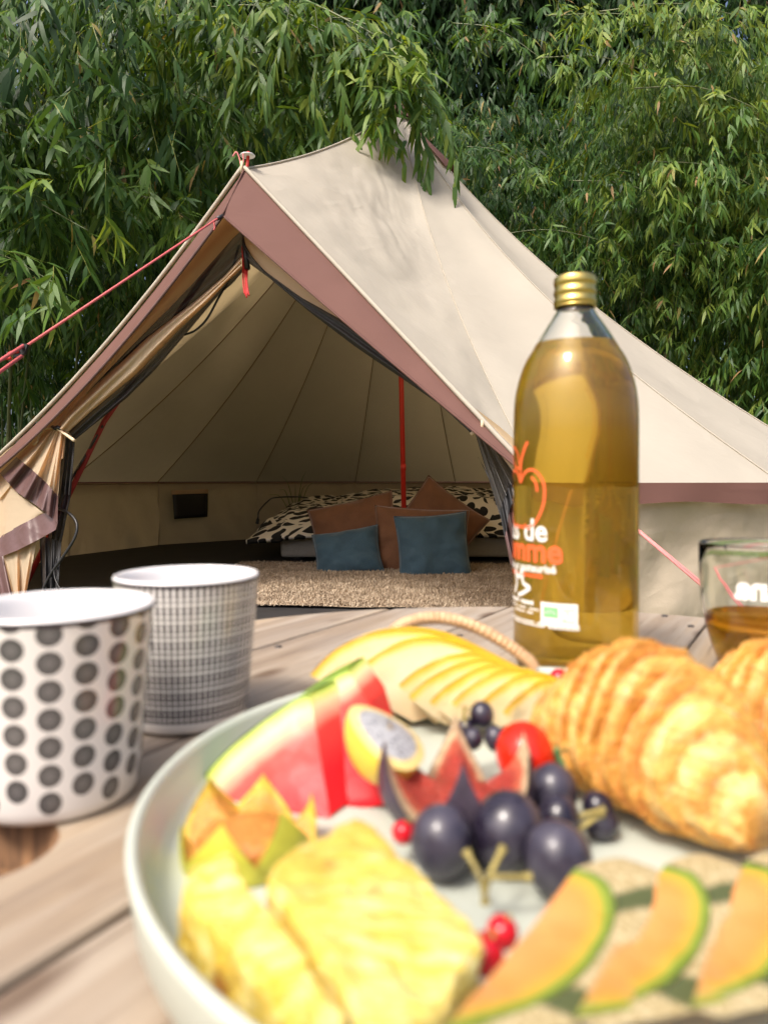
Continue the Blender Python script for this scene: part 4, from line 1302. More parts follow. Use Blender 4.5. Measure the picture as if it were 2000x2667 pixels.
def put_text(body, size, ypx, mat, name, bold=0.0, ang=A0, align='CENTER'):
    v, f = text_flat(body, size, bold, align)
    return wrap(v, f, name, mat, ang, bz(ypx), RB, bc, gbody)
put_text("jus de", 0.0215, 1402, printw, "printed_text", 0.0004)
put_text("pomme", 0.0235, 1453, printo, "printed_text", 0.0007)
put_text("pressé et pasteurisé", 0.0078, 1479, printw, "printed_text", 0.0002)
def strip(path, w):
    path = resample(path, max(24, len(path) * 4)); tn = np.gradient(path, axis=0); tn /= np.linalg.norm(tn, axis=1)[:, None] + 1e-9
    nr = np.stack([-tn[:, 1], tn[:, 0]], 1)
    v = np.concatenate([path + nr * w / 2, path - nr * w / 2]); n = len(path)
    return v, [(i, i + 1, n + i + 1, n + i) for i in range(n - 1)]
def put_strip(path, w, ypx, mat, name="printed_emblem"):
    v, f = strip(spline(path, 60), w)
    return wrap(v, f, name, mat, A0, bz(ypx), RB, bc, gbody)
# apple emblem
put_strip([(0.0, 0.010), (0.006, 0.0175), (0.015, 0.0185), (0.0225, 0.010), (0.0225, -0.004), (0.0165, -0.0165), (0.009, -0.0215), (0.0055, -0.0195), (0.0035, -0.0215), (0.0, -0.0205), (-0.0035, -0.0215), (-0.0055, -0.0195), (-0.009, -0.0215), (-0.0165, -0.0165), (-0.0225, -0.004), (-0.0225, 0.010), (-0.015, 0.0185), (-0.006, 0.0175), (0.0, 0.010)], 0.0019, 1295, printo)
put_strip([(0.0, 0.011), (0.0005, 0.024), (0.005, 0.034), (0.0085, 0.0385)], 0.0024, 1295, printo)
put_strip([(0.0, 0.020), (-0.006, 0.032), (-0.017, 0.036), (-0.015, 0.027), (-0.007, 0.021), (0.0, 0.020)], 0.0017, 1295, printo)
put_strip([(0.012, 0.014), (0.016, 0.010), (0.0175, 0.004)], 0.0017, 1295, printo)
# small print too fine to read: rows of dashes
def dashes(x0, x1, h, ypx, mat, seed):
    rr_ = random.Random(seed); v = []; f = []
    x = x0
    while x < x1:
        w = rr_.uniform(0.0010, 0.0030)
        if rr_.random() < 0.85:
            i = len(v); v += [(x, 0), (min(x + w, x1), 0), (min(x + w, x1), h), (x, h)]; f.append((i, i + 1, i + 2, i + 3))
        x += w + 0.0005
    wrap(v, f, "fine_print", mat, A0, bz(ypx), RB, bc, gbody)
dashes(-0.024, 0.022, 0.0026, 1494, printo, 1)
for i, (a_, b_, y_) in enumerate(((-0.022, 0.024, 1562), (-0.02, 0.019, 1574), (-0.018, 0.014, 1584), (-0.03, 0.047, 1606), (-0.03, 0.047, 1613))):
    dashes(a_, b_, 0.0012 if i else 0.0026, y_, printw, i + 3)
put_strip([(-0.010, 0.0), (-0.006, 0.008), (-0.009, 0.016), (-0.002, 0.012), (0.002, 0.018), (0.003, 0.009), (0.010, 0.006), (0.004, 0.002), (-0.004, -0.001)], 0.0028, 1542, printw)
def rect(x0, x1, y0, y1, n=10):
    xs = np.linspace(x0, x1, n); v = [(x, y0) for x in xs] + [(x, y1) for x in xs]
    return v, [(i, i + 1, n + i + 1, n + i) for i in range(n - 1)]
lab0 = R_(-45.1) * RB - A0 * RB; lab1 = R_(-12.1) * RB - A0 * RB
v, f = rect(lab0, lab1, 0, 0.0158); olab = wrap(v, f, "organic_label", printw, A0, bz(1607), RB + 0.0002, bc, bottle)
wl = lab1 - lab0
v, f = rect(lab0 + wl * 0.09, lab0 + wl * 0.50, 0.0058, 0.0130); wrap(v, f, "organic_logo", printg, A0, bz(1607), RB + 0.0004, bc, olab)
v, f = rect(lab0 + wl * 0.60, lab0 + wl * 0.93, 0.0030, 0.0125); wrap(v, f, "organic_logo", simple("pale_green_print", (0.45, 0.72, 0.45), 0.5), A0, bz(1607), RB + 0.0004, bc, olab)
v, f = text_flat("AB", 0.0085, 0.0003)
v = [(x + lab0 + wl * 0.765, y + 0.0046) for x, y in v]; wrap(v, f, "printed_text", printw, A0, bz(1607), RB + 0.0006, bc, olab)
st_v = []; st_f = []
for k in range(9):
    t = k / 8; cx = lab0 + wl * (0.15 + 0.28 * t); cz_ = 0.0085 + 0.0022 * math.sin(t * math.pi) * (1 if k % 2 else 0.4)
    i = len(st_v); s_ = 0.0005
    st_v += [(cx - s_, cz_), (cx, cz_ - s_), (cx + s_, cz_), (cx, cz_ + s_)]; st_f.append((i, i + 1, i + 2, i + 3))
wrap(st_v, st_f, "organic_logo_stars", printw, A0, bz(1607), RB + 0.0006, bc, olab)

# ------------------------------------------------------------------ tumbler
GD = 0.497; GX = 0.2595
gc = (GX, GD, TZ + 0.0006)
tum = thing("glass_tumbler", "clear glass tumbler half full of amber juice at the right edge", "glass", gc)
go = [(0.0, 0.001), (0.020, 0.0), (0.0245, 0.001), (0.0275, 0.005), (0.0305, 0.013), (0.0342, 0.024), (0.0375, 0.036), (0.0400, 0.050), (0.0413, 0.064), (0.0419, 0.078), (0.0420, 0.0925)]
gi = [(0.0414, 0.0936), (0.0404, 0.0925)] + [(r - 0.0016, z) for r, z in go[4:-1][::-1]] + [(0.025, 0.0095), (0.018, 0.0075), (0.0, 0.0075)]
tbody = lathe("glass_body", spline(go, 60).clip(0).tolist() + gi, M['glass'], gc, tum, 72)
gl = [(0.0, 0.0072), (0.018, 0.0072), (0.0255, 0.0092)] + [(r - 0.0014, z) for r, z in go[4:8] if z < 0.044]
gl += [(0.0375, 0.0440), (0.0, 0.0438)]
lathe("juice", gl, M['juice_dark'], gc, tum, 72)
v, f = text_flat("ana", 0.0205, 0.0009, 'LEFT')
a = np.array(v); rg = 0.0423
ang = R_(-14) - a[:, 0] / rg
vv3 = np.stack([gc[0] + rg * np.sin(ang), gc[1] - rg * np.cos(ang), gc[2] + 0.0605 + a[:, 1]], 1)
mesh("printed_text", vv3, f, printw, tbody, smooth=False)

# ------------------------------------------------------------------ fruit on the tray
def fruit_mat(name, attr_stops=None, scale=1.0, color=None, rough=0.35, sss=0.25, spec=0.5, mott=0.0, mscale=200, bump=0.15, bscale=180, second=None):
    b = MB(name); co = b.coord()
    if attr_stops:
        a = b.math('MULTIPLY', b.attr("dist"), scale)
        a = b.math('ADD', a, b.math('MULTIPLY', b.math('SUBTRACT', b.noise(co, 60, 3), 0.5), 0.10))
        c = b.ramp(a, attr_stops)
    else:
        c = b.ramp(b.noise(co, mscale * 0.3, 4), [(0.3, tuple(x * 0.85 for x in color)), (0.7, color)])
    if mott:
        n = b.noise(co, mscale, 3)
        mm_ = b.ramp(n, [(0.35, (1 - mott,) * 3), (0.65, (1, 1, 1))])
        c = b.mix(1.0, c, mm_, 'MULTIPLY')
    nrm = b.bump(b.noise(co, bscale, 4), bump, 0.003)
    return b.done(b.pbsdf(c, rough, nrm, **{"Subsurface Weight": sss, "Subsurface Radius": (0.01, 0.005, 0.003), "Subsurface Scale": 0.5, "Specular IOR Level": spec}))

def slice_thing(name, label, cat, outer, inner, ext, flesh, rind, group=None, n=36, m=14, bulge=0.0, wob=0.0006, seed=0.0, smooth_in=True):
    outer = spline(outer, n) if len(outer) > 2 else resample(outer, n)
    inner = resample(inner, n)
    ext = np.asarray(ext, dtype=float)
    base = np.concatenate([outer, inner]).mean(0)
    lo = np.concatenate([outer, inner])[:, 2].min()
    o = thing(name, label, cat, (base[0], base[1], lo), group)
    s = np.linspace(0, 1, m)
    front = outer[:, None] * (1 - s[None, :, None]) + inner[:, None] * s[None, :, None]
    dist = np.linalg.norm(front - outer[:, None], axis=2)
    nr = norm(np.cross(outer[-1] - outer[0], inner[n // 2] - outer[n // 2]))
    for i in range(n):
        for j in range(m):
            front[i, j] += nr * wob * fbm(front[i, j], 90, seed)
    back = front + ext
    V_ = np.concatenate([front.reshape(-1, 3), back.reshape(-1, 3)])
    D_ = np.concatenate([dist.ravel(), dist.ravel()])
    Fc = grid_faces(n, m) + grid_faces(n, m, base=n * m, flip=True)
    for i in range(n - 1):                              # inner side
        a_, b_ = i * m + m - 1, (i + 1) * m + m - 1
        Fc.append((a_, b_, n * m + b_, n * m + a_))
    for j in range(m - 1):                              # ends
        Fc.append((j, j + 1, n * m + j + 1, n * m + j))
        k0 = (n - 1) * m
        Fc.append((k0 + j + 1, k0 + j, n * m + k0 + j, n * m + k0 + j + 1))
    fo_ = mesh("flesh", V_, Fc, flesh, o, True, {"dist": D_})
    # rind strip
    q = 7
    cen = inner.mean(0)
    pts = np.zeros((n, q, 3)); tv = []
    od = norm(outer - cen)
    for i in range(n):
        for j in range(q):
            u = j / (q - 1)
            pts[i, j] = outer[i] + ext * u + od[i] * (0.0004 + bulge * math.sin(math.pi * u))
            tv.append(i / (n - 1))
    grid_obj("rind", pts, rind, o, attrs={"tt": np.array(tv), "dist": np.tile(np.linspace(0, 1, q), n)})
    me = fo_.data
    try:
        me.set_sharp_from_angle(angle=R_(50))
    except Exception:
        pass
    return o

M['wm_flesh'] = fruit_mat("watermelon_flesh", [(0.0, (0.16, 0.28, 0.03)), (0.06, (0.46, 0.50, 0.10)), (0.18, (0.62, 0.56, 0.30)), (0.32, (0.62, 0.30, 0.19)), (0.46, (0.58, 0.05, 0.035)), (1.0, (0.60, 0.012, 0.016))], 26, rough=0.42, bump=0.15, spec=0.35)
M['wm_rind'] = simple("watermelon_rind", (0.22, 0.34, 0.05), 0.35, 0.5, 60)
slice_thing("watermelon_slice", "watermelon slice with pale rind resting against the tray's left rim", "watermelon",
    [P(505, 2052, 0.309), P(600, 1948, 0.314), P(700, 1868, 0.318), P(797, 1812, 0.322)], [P(560, 2085, 0.300), P(862, 2135, 0.281), P(858, 2120, 0.283), P(812, 1830, 0.320)], (0.012, 0.022, 0.001), M['wm_flesh'], M['wm_rind'], "watermelon slices", bulge=0.001, seed=1)
slice_thing("watermelon_slice", "watermelon slice tucked behind, between the first slice and the yellow melon", "watermelon",
    [P(745, 1850, 0.335), P(800, 1805, 0.340), P(850, 1772, 0.344), P(905, 1745, 0.347)], [P(830, 2060, 0.300), P(870, 2110, 0.292), P(1030, 2095, 0.290), P(960, 1830, 0.325)], (0.007, 0.022, 0.001), M['wm_flesh'], M['wm_rind'], "watermelon slices", bulge=0.001, seed=2)

M['hd_flesh'] = fruit_mat("yellow_melon_flesh", [(0.0, (0.74, 0.42, 0.03)), (0.06, (0.74, 0.50, 0.09)), (0.14, (0.70, 0.58, 0.32)), (0.5, (0.70, 0.60, 0.40)), (1.0, (0.68, 0.53, 0.32))], 30, rough=0.3)
M['hd_rind'] = fruit_mat("yellow_melon_rind", color=(0.76, 0.46, 0.008), rough=0.4, sss=0.1, mott=0.15)
hd = [((808, 1757), (880, 1690), (1000, 1646), (1160, 1660), (1420, 1790), (990, 1868), 0.404, "largest pale yellow melon slice, farthest back by the rattan handle"),
      ((890, 1778), (960, 1722), (1060, 1672), (1190, 1680), (1440, 1795), (1075, 1880), 0.396, "second pale yellow melon slice, broad cut face in view"),
      ((1037, 1785), (1090, 1745), (1170, 1712), (1270, 1715), (1450, 1800), (1130, 1885), 0.389, "third pale yellow melon slice in the fan"),
      ((1063, 1815), (1120, 1768), (1205, 1730), (1300, 1730), (1450, 1810), (1160, 1890), 0.383, "fourth pale yellow melon slice in the fan"),
      ((1118, 1828), (1170, 1785), (1250, 1743), (1340, 1745), (1460, 1815), (1200, 1892), 0.378, "fifth pale yellow melon slice in the fan"),
      ((1175, 1832), (1225, 1790), (1300, 1752), (1380, 1755), (1470, 1820), (1250, 1895), 0.373, "sixth pale yellow melon slice in the fan"),
      ((1240, 1842), (1290, 1800), (1350, 1766), (1420, 1765), (1480, 1825), (1300, 1896), 0.368, "seventh pale yellow melon slice, last but one beside the pastry"),
      ((1308, 1856), (1350, 1815), (1400, 1782), (1450, 1778), (1490, 1830), (1365, 1900), 0.363, "frontmost small yellow melon slice touching the ridged pastry")]
for i, (l_, a_, t_, b_, r_, bt, d, lab) in enumerate(hd):
    k = 0.018
    o_pts = [P(*l_, d - k), P(*a_, d - k * 0.5), P(*t_, d), P(*b_, d + 0.004), P(*r_, d + 0.006)]
    i_pts = [P(*l_, d - k) + np.array([0.001, 0, -0.001]), P(*bt, d - 0.012), P(*r_, d + 0.006)]
    slice_thing("melon_slice", lab, "melon", o_pts, i_pts, (0.004, 0.013 if i < 2 else 0.009, -0.001), M['hd_flesh'], M['hd_rind'], "yellow melon slices in a fan", bulge=0.0006, seed=i * 2.0)

def canta_rind():
    b = MB("striped_melon_rind"); co = b.coord(); t = b.attr("tt")
    n = b.noise(co, 140, 4)
    net = b.voro(co, 330, 'DISTANCE_TO_EDGE')
    c = b.ramp(net, [(0.02, (0.52, 0.43, 0.25)), (0.12, (0.36, 0.28, 0.13))])
    tn = b.math('ADD', t, b.math('MULTIPLY', b.math('SUBTRACT', n, 0.5), 0.05))
    s = b.ramp(tn, [(0.0, (0, 0, 0)), (0.26, (0, 0, 0)), (0.28, (1, 1, 1)), (0.35, (1, 1, 1)), (0.37, (0, 0, 0)), (0.66, (0, 0, 0)), (0.68, (1, 1, 1)), (0.77, (1, 1, 1)), (0.79, (0, 0, 0))])
    c = b.mix(s, c, (0.075, 0.09, 0.03))
    return b.done(b.pbsdf(c, 0.6, b.bump(net, 0.4, 0.001)))
M['ct_rind'] = canta_rind()
M['ct_flesh'] = fruit_mat("orange_melon_flesh", [(0.0, (0.10, 0.16, 0.025)), (0.09, (0.24, 0.29, 0.03)), (0.17, (0.54, 0.30, 0.045)), (0.28, (0.66, 0.25, 0.06)), (1.0, (0.68, 0.31, 0.125))], 32, rough=0.3)
def canta(lab, dx, dy, dz, sd):
    pts_o = [(1500, 2262, 0.200), (1580, 2300, 0.194), (1598, 2400, 0.182), (1520, 2530, 0.165), (1380, 2620, 0.152), (1160, 2690, 0.140)]
    o_pts = [P(x, y, d) + np.array([dx, dy, dz]) for x, y, d in pts_o]
    i_pts = [P(x, y, d) + np.array([dx, dy, dz]) for x, y, d in ((1492, 2270, 0.199), (1380, 2420, 0.178), (1270, 2550, 0.158), (1150, 2688, 0.139))]
    slice_thing("striped_melon_slice", lab, "melon", o_pts, i_pts, (0.022, 0.012, -0.006), M['ct_flesh'], M['ct_rind'], "orange melon slices with striped rind", bulge=0.006, seed=sd)
canta("orange fleshed melon slice with striped rind, leftmost of the three", 0, 0, 0, 1.0)
canta("orange fleshed melon slice with striped rind, middle of the three", 0.0275, 0.008, -0.003, 2.0)
canta("orange fleshed melon slice at the lower right corner", 0.0535, 0.014, -0.005, 3.0)

def pine_mat():
    b = MB("pineapple_flesh"); co = b.coord()
    n = b.noise(b.mapping(co, (70, 420, 160), rot=(0, 0, 0.7)), 1.0, 5, 0.6, 0.5); n2 = b.noise(co, 45, 4)
    c = b.ramp(n, [(0.3, (0.56, 0.36, 0.03)), (0.46, (0.68, 0.52, 0.09)), (0.62, (0.74, 0.65, 0.30))])
    c = b.mix(b.ramp(n2, [(0.45, (0, 0, 0)), (0.6, (1, 1, 1))]), c, (0.60, 0.40, 0.055))
    eye = b.voro(co, 55)
    c = b.mix(b.ramp(eye, [(0.12, (1, 1, 1)), (0.22, (0, 0, 0))]), c, (0.36, 0.16, 0.035))
    return b.done(b.pbsdf(c, 0.3, b.bump(n, 0.8, 0.003), **{"Subsurface Weight": 0.2, "Subsurface Radius": (0.01, 0.007, 0.003), "Subsurface Scale": 0.6}))
M['pine'] = pine_mat()
def chunk(name, label, cat, top, h, mat, seed, amp=0.0022, slope=0.0, n_sub=5):
    top = [np.asarray(p) for p in top]
    c = np.mean(top, axis=0)
    o = thing(name, label, cat, (c[0], c[1], FZ), "pineapple pieces")
    bm = bmesh.new()
    tv = [bm.verts.new(p.tolist()) for p in top]
    cen = c
    bv = [bm.verts.new((p[0] + (cen[0] - p[0]) * -0.04, p[1] + (cen[1] - p[1]) * -0.04, FZ + 0.0006)) for p in top]
    n = len(top)
    bm.faces.new(tv); bm.faces.new(bv[::-1])
    for i in range(n): bm.faces.new((tv[i], bv[i], bv[(i + 1) % n], tv[(i + 1) % n]))
    bmesh.ops.recalc_face_normals(bm, faces=bm.faces)
    bmesh.ops.bevel(bm, geom=bm.edges[:], offset=0.0016, segments=2, affect='EDGES', profile=0.5)
    bmesh.ops.triangulate(bm, faces=bm.faces)
    for _ in range(n_sub):
        es = [e for e in bm.edges if e.calc_length() > 0.0025]
        if not es: break
        bmesh.ops.subdivide_edges(bm, edges=es, cuts=1); bmesh.ops.triangulate(bm, faces=[f_ for f_ in bm.faces if len(f_.verts) > 3])
    bm.normal_update()
    for v in bm.verts:
        if v.co.z > FZ + 0.002:
            d = amp * 0.55 * fbm(v.co, 70, seed) - amp * 1.1 * max(0, nz(v.co, 150, seed + 4) - 0.1) + 0.0007 * nz((v.co.x * 1.0 + v.co.y, v.co.y - v.co.x, v.co.z), 420, seed)
            v.co += v.normal * d
    me = bpy.data.meshes.new("flesh"); bm.to_mesh(me); bm.free()
    me.materials.append(mat); me.polygons.foreach_set("use_smooth", np.ones(len(me.polygons), dtype=bool))
    ob = bpy.data.objects.new("flesh", me); COL.objects.link(ob); hang(ob, o)
    # darker eye pits on the rind side
    return o
zt = FZ + 0.030
p2 = [Q(690, 2275, zt), Q(780, 2195, zt), Q(930, 2122, zt + 0.001), Q(1060, 2230, zt), Q(1265, 2440, zt - 0.004), Q(1150, 2640, zt - 0.006), Q(1000, 2760, zt - 0.004), Q(840, 2480, zt)]
chunk("pineapple_slice", "thick pineapple slab, the larger one beside the grapes", "pineapple", p2, 0.03, M['pine'], 1.0)
zt1 = FZ + 0.027
p1 = [Q(425, 2350, zt1 - 0.004), Q(470, 2268, zt1), Q(560, 2235, zt1 + 0.002), Q(605, 2318, zt1), Q(722, 2470, zt1), Q(850, 2690, zt1), Q(800, 2730, zt1 - 0.004), Q(590, 2520, zt1 - 0.004)]
p1 = [p + np.array([0.003, 0.004, 0]) for p in p1]
chunk("pineapple_slice", "narrow pineapple spear lying along the tray's near left rim", "pineapple", p1, 0.03, M['pine'], 2.0)

# ---- fig cut open, and a pale yellow fig
def petal_fruit(name, label, cat, base, R0, H, npet, tilt, skin, flesh, rot=0.0, blunt=1.7, jit=0.1, seed=0):
    o = thing(name, label, cat, base)
    rr_ = random.Random(seed)
    n, q = 18, 12
    for k in range(npet):
        az = rot + 2 * math.pi * k / npet + rr_.uniform(-jit, jit)
        tl = tilt * rr_.uniform(0.8, 1.15)
        hh = H * rr_.uniform(0.9, 1.1)
        mt = Matrix.Rotation(az, 3, 'Z') @ Matrix.Rotation(tl, 3, 'Y')
        hw = math.pi / npet * 1.22
        out = np.zeros((n, q, 3)); ins = np.zeros((n, q, 3)); dd = np.zeros((n, q))
        for i in range(n):
            v = i / (n - 1)
            rad = R0 * (math.sin(math.pi * min(1, 0.12 + 0.80 * v ** 0.85)) ** 0.75)
            w = hw * (1 - v ** blunt) ** 0.8 if v < 1 else 0
            z = hh * v
            dep = rad * 1.0 * (1 - v) ** 0.8 + 0.001 * (1 - v)
            for j in range(q):
                u = -1 + 2 * j / (q - 1)
                a_ = u * w
                po = np.array([rad * math.cos(a_), rad * math.sin(a_), z])
                edge = np.array([rad * math.cos(w) - 0.0, 0, z])
                pi_ = np.array([rad * math.cos(a_) - dep * (1 - abs(u)) - 0.0002, rad * math.sin(a_) * 0.985, z - 0.0002])
                out[i, j] = po; ins[i, j] = pi_
                dd[i, j] = min((1 - abs(u)) * w * rad, (1 - v) * hh * 0.45)
        tr = lambda A_: np.array([[np.array(mt @ Vector((p[0] - R0 * 0.25, p[1], p[2]))) for p in row] for row in A_]) + np.asarray(base)
        sk = grid_obj("petal_skin", tr(out), skin, o, flip=True)
        grid_obj("petal_flesh", tr(ins), flesh, o, attrs={"dist": dd.ravel()})
    cr = lathe("core", [(0.0, 0.0), (R0 * 0.5, 0.001), (R0 * 0.70, H * 0.10), (R0 * 0.60, H * 0.20), (R0 * 0.3, H * 0.24), (0.0, H * 0.22)], flesh, base, o, 24)
    at = cr.data.attributes.new("dist", 'FLOAT', 'POINT'); at.data.foreach_set("value", np.full(len(cr.data.vertices), 0.009, dtype=np.float32))
    return o
M['fig_skin'] = simple("fig_skin", (0.055, 0.04, 0.06), 0.45, 0.4, 90)
M['fig_flesh'] = fruit_mat("fig_flesh", [(0.0, (0.66, 0.50, 0.30)), (0.24, (0.68, 0.48, 0.28)), (0.34, (0.60, 0.13, 0.06)), (0.6, (0.42, 0.035, 0.02)), (1.0, (0.50, 0.07, 0.04))], 75, rough=0.35, mott=0.4, mscale=500, bump=0.8, bscale=700)
fb = P(1195, 2165, 0.272); fb[2] = FZ + 0.006
petal_fruit("fig", "purple fig cut open like a star, red flesh up", "fig", fb, 0.0245, 0.042, 6, R_(39), M['fig_skin'], M['fig_flesh'], rot=R_(-90), seed=3, blunt=2.0)
M['yfig_skin'] = simple("yellow_fig_skin", (0.50, 0.48, 0.05), 0.4, 0.25, 120)
M['yfig_flesh'] = fruit_mat("yellow_fig_flesh", [(0.0, (0.66, 0.52, 0.05)), (0.14, (0.72, 0.50, 0.05)), (0.34, (0.68, 0.33, 0.06)), (1.0, (0.58, 0.24, 0.05))], 110, rough=0.2, mott=0.25, mscale=400, bump=0.6, bscale=500)
yb = P(640, 2235, 0.255); yb[2] = FZ + 0.003
petal_fruit("yellow_fig", "yellow green fig cut open, orange flesh, in front of watermelon", "fig", yb, 0.0240, 0.0265, 6, R_(50), M['yfig_skin'], M['yfig_flesh'], rot=R_(20), seed=5, blunt=4.5)

# ---- dragon fruit wedge
dfc = P(1008, 1918, 0.283)
dfr = thing("dragon_fruit_piece", "yellow dragon fruit piece with grey seeded flesh", "dragon fruit", (dfc[0], dfc[1], dfc[2] - 0.015))
M['df_rind'] = fruit_mat("yellow_dragon_rind", color=(0.80, 0.60, 0.08), rough=0.4, sss=0.2)
def df_flesh():
    b = MB("dragon_flesh"); co = b.coord()
    r = b.math('MULTIPLY', b.attr("dist"), 1.0)
    sp = b.voro(co, 560); c = b.ramp(sp, [(0.22, (0.02, 0.02, 0.02)), (0.36, (0.36, 0.36, 0.37))])
    c = b.mix(b.ramp(r, [(0.74, (0, 0, 0)), (0.82, (1, 1, 1))]), c, (0.70, 0.54, 0.20))
    return b.done(b.pbsdf(c, 0.3))
n, q = 16, 32
axis = Vector((0.40, -0.30, 0.87)).to_track_quat('Z', 'X').to_matrix()
pts = np.zeros((n, q, 3))
for i in range(n):
    th = (math.pi / 2) * i / (n - 1)
    for j in range(q):
        ph = 2 * math.pi * j / q
        bump_ = 1 + 0.06 * math.sin(3 * ph + 1) * math.sin(th)
        pts[i, j] = np.array(axis @ Vector((0.0175 * bump_ * math.sin(th) * math.cos(ph), 0.0135 * bump_ * math.sin(th) * math.sin(ph), -0.019 * math.cos(th)))) + dfc
grid_obj("rind", pts, M['df_rind'], dfr, closed=True, flip=True)
pts2 = np.zeros((12, q, 3)); dd = np.zeros((12, q))
for i in range(12):
    f_ = i / 11
    for j in range(q):
        ph = 2 * math.pi * j / q
        bump_ = 1 + 0.06 * math.sin(3 * ph + 1)
        pts2[i, j] = np.array(axis @ Vector((0.0175 * bump_ * f_ * math.cos(ph), 0.0135 * bump_ * f_ * math.sin(ph), 0.0025 * (1 - f_ ** 2)))) + dfc
        dd[i, j] = f_
grid_obj("flesh", pts2, df_flesh(), dfr, closed=True, attrs={"dist": dd.ravel()})

# ---- grapes
def grape_mat():
    b = MB("grape_skin"); co = b.coord()
    n = b.noise(co, 70, 4)
    bloom = b.ramp(n, [(0.35, (0.010, 0.007, 0.016)), (0.72, (0.065, 0.058, 0.082))])
    ro = b.ramp(n, [(0.35, (0.22,) * 3), (0.7, (0.5,) * 3)])
    return b.done(b.pbsdf(bloom, ro, None, **{"Coat Weight": 0.15}))
M['grape'] = grape_mat()
M['stem'] = simple("grape_stem", (0.30, 0.24, 0.07), 0.6, 0.35, 150)
def ellipsoid(name, c, r, mat, parent, rot=None, seg=28, rings=18, dent=0.0):
    pts = np.zeros((rings, seg, 3))
    rm = rot or Matrix.Identity(3)
    for i in range(rings):
        th = math.pi * i / (rings - 1)
        for j in range(seg):
            ph = 2 * math.pi * j / seg
            k = 1 - dent * math.exp(-(th / 0.35) ** 2)
            pts[i, j] = np.array(rm @ Vector((r[0] * math.sin(th) * math.cos(ph), r[1] * math.sin(th) * math.sin(ph), r[2] * math.cos(th) * k))) + c
    return grid_obj(name, pts, mat, parent, closed=True, flip=True)
def bunch(label, gs, stems):
    c0 = np.mean([P(x, y, d) for x, y, d, *_ in gs], axis=0)
    o = thing("grape_bunch", label, "grapes", (c0[0], c0[1], FZ), "dark grapes on the tray")
    for i, (x, y, d, rx, ry) in enumerate(gs):
        c = P(x, y, d); a_, b_ = rx * d / F * 0.95, ry * d / F * (1.05 + 0.06 * math.sin(i * 3.3))
        c[2] = max(c[2], FZ + b_ * 0.98)
        ellipsoid("grape", c, (a_, a_, b_), M['grape'], o, Matrix.Rotation(0.3 * math.sin(i * 2.1), 3, 'Y'))
    for st_ in stems:
        pp = spline([P(*s_) for s_ in st_], 20)
        rd = 0.0009 + 0.0008 * (np.linspace(-1, 1, 20) ** 8)
        tube("stem", pp, rd, M['stem'], o, 7)
    return o
bunch("three large dark grapes with branching stem, in front of the fig",
      [(1150, 2190, 0.238, 86, 88), (1320, 2165, 0.243, 98, 100), (1455, 2265, 0.228, 92, 96)],
      [[(1215, 2220, 0.222), (1245, 2275, 0.216), (1262, 2320, 0.213)], [(1310, 2210, 0.222), (1280, 2270, 0.215), (1262, 2330, 0.212), (1264, 2350, 0.212)], [(1380, 2285, 0.216), (1310, 2285, 0.214), (1268, 2285, 0.214)], [(1262, 2290, 0.213), (1263, 2352, 0.212)]])
bunch("dark grapes with short stem right of the fig, beside the pastry",
      [(1440, 2060, 0.270, 66, 68), (1452, 2135, 0.258, 58, 62), (1556, 2105, 0.270, 42, 42), (1565, 2165, 0.266, 46, 40)],
      [[(1500, 2130, 0.258), (1530, 2120, 0.257), (1570, 2110, 0.260)], [(1505, 2160, 0.256), (1535, 2140, 0.257), (1565, 2120, 0.26)]])
bunch("small dark grapes behind the fig, below the yellow melon",
      [(1254, 1862, 0.320, 33, 34), (1212, 1898, 0.318, 24, 27), (1290, 1925, 0.312, 30, 32), (1232, 1925, 0.310, 26, 28)],
      [[(1212, 1840, 0.318), (1208, 1865, 0.317), (1212, 1890, 0.316)]])

# ---- cherry tomato, red currants
M['tomato'] = fruit_mat("tomato_skin", color=(0.66, 0.020, 0.006), rough=0.14, sss=0.1, bump=0.02)
M['currant'] = fruit_mat("currant_skin", color=(0.52, 0.004, 0.014), rough=0.1, sss=0.15, bump=0.02)
M['green'] = simple("calyx_green", (0.06, 0.16, 0.05), 0.6, 0.3, 120)
tc = P(1368, 1965, 0.298)
tom = thing("cherry_tomato", "glossy red cherry tomato behind the fig", "tomato", (tc[0], tc[1], FZ))
ellipsoid("tomato_body", tc, (0.0133, 0.0133, 0.0120), M['tomato'], tom, Matrix.Rotation(R_(75), 3, 'Y'), dent=0.12)
for k in range(5):
    a_ = k * 2 * math.pi / 5
    b0 = tc + np.array([0.0118, -0.002, 0.001])
    tube("sepal", spline([b0, b0 + np.array([0.002, 0.004 * math.cos(a_), 0.004 * math.sin(a_)]), b0 + np.array([0.003 + 0.003 * (k == 0), 0.008 * math.cos(a_), 0.008 * math.sin(a_)])], 10), np.linspace(0.0012, 0.0004, 10), M['green'], tom, 6)
tube("stalk", [b0, b0 + np.array([0.007, -0.002, 0.002]), b0 + np.array([0.013, -0.002, 0.0025])], 0.0008, M['green'], tom, 6)
def currant(label, x, y, d, r, stem=True):
    c = P(x, y, d); rr_ = r * d / F
    o = thing("red_currant", label, "red currant", (c[0], c[1], c[2] - rr_), "red currants on the tray")
    ellipsoid("berry", c, (rr_, rr_, rr_), M['currant'], o, seg=20, rings=14)
    tube("berry_tip", [c + np.array([0.3, -0.2, 0.9]) * rr_, c + np.array([0.4, -0.25, 1.25]) * rr_], rr_ * 0.13, M['stem'], o, 6)
    return o
currant("single red currant between pineapple and grapes", 1050, 2168, 0.247, 30)
currant("lower red currant of the touching pair by the orange melon", 1262, 2485, 0.176, 52)
currant("upper red currant of the touching pair by the orange melon", 1308, 2428, 0.183, 42)
currant("red currant peeping out behind the melon fan near the bottle", 1455, 1768, 0.405, 26)

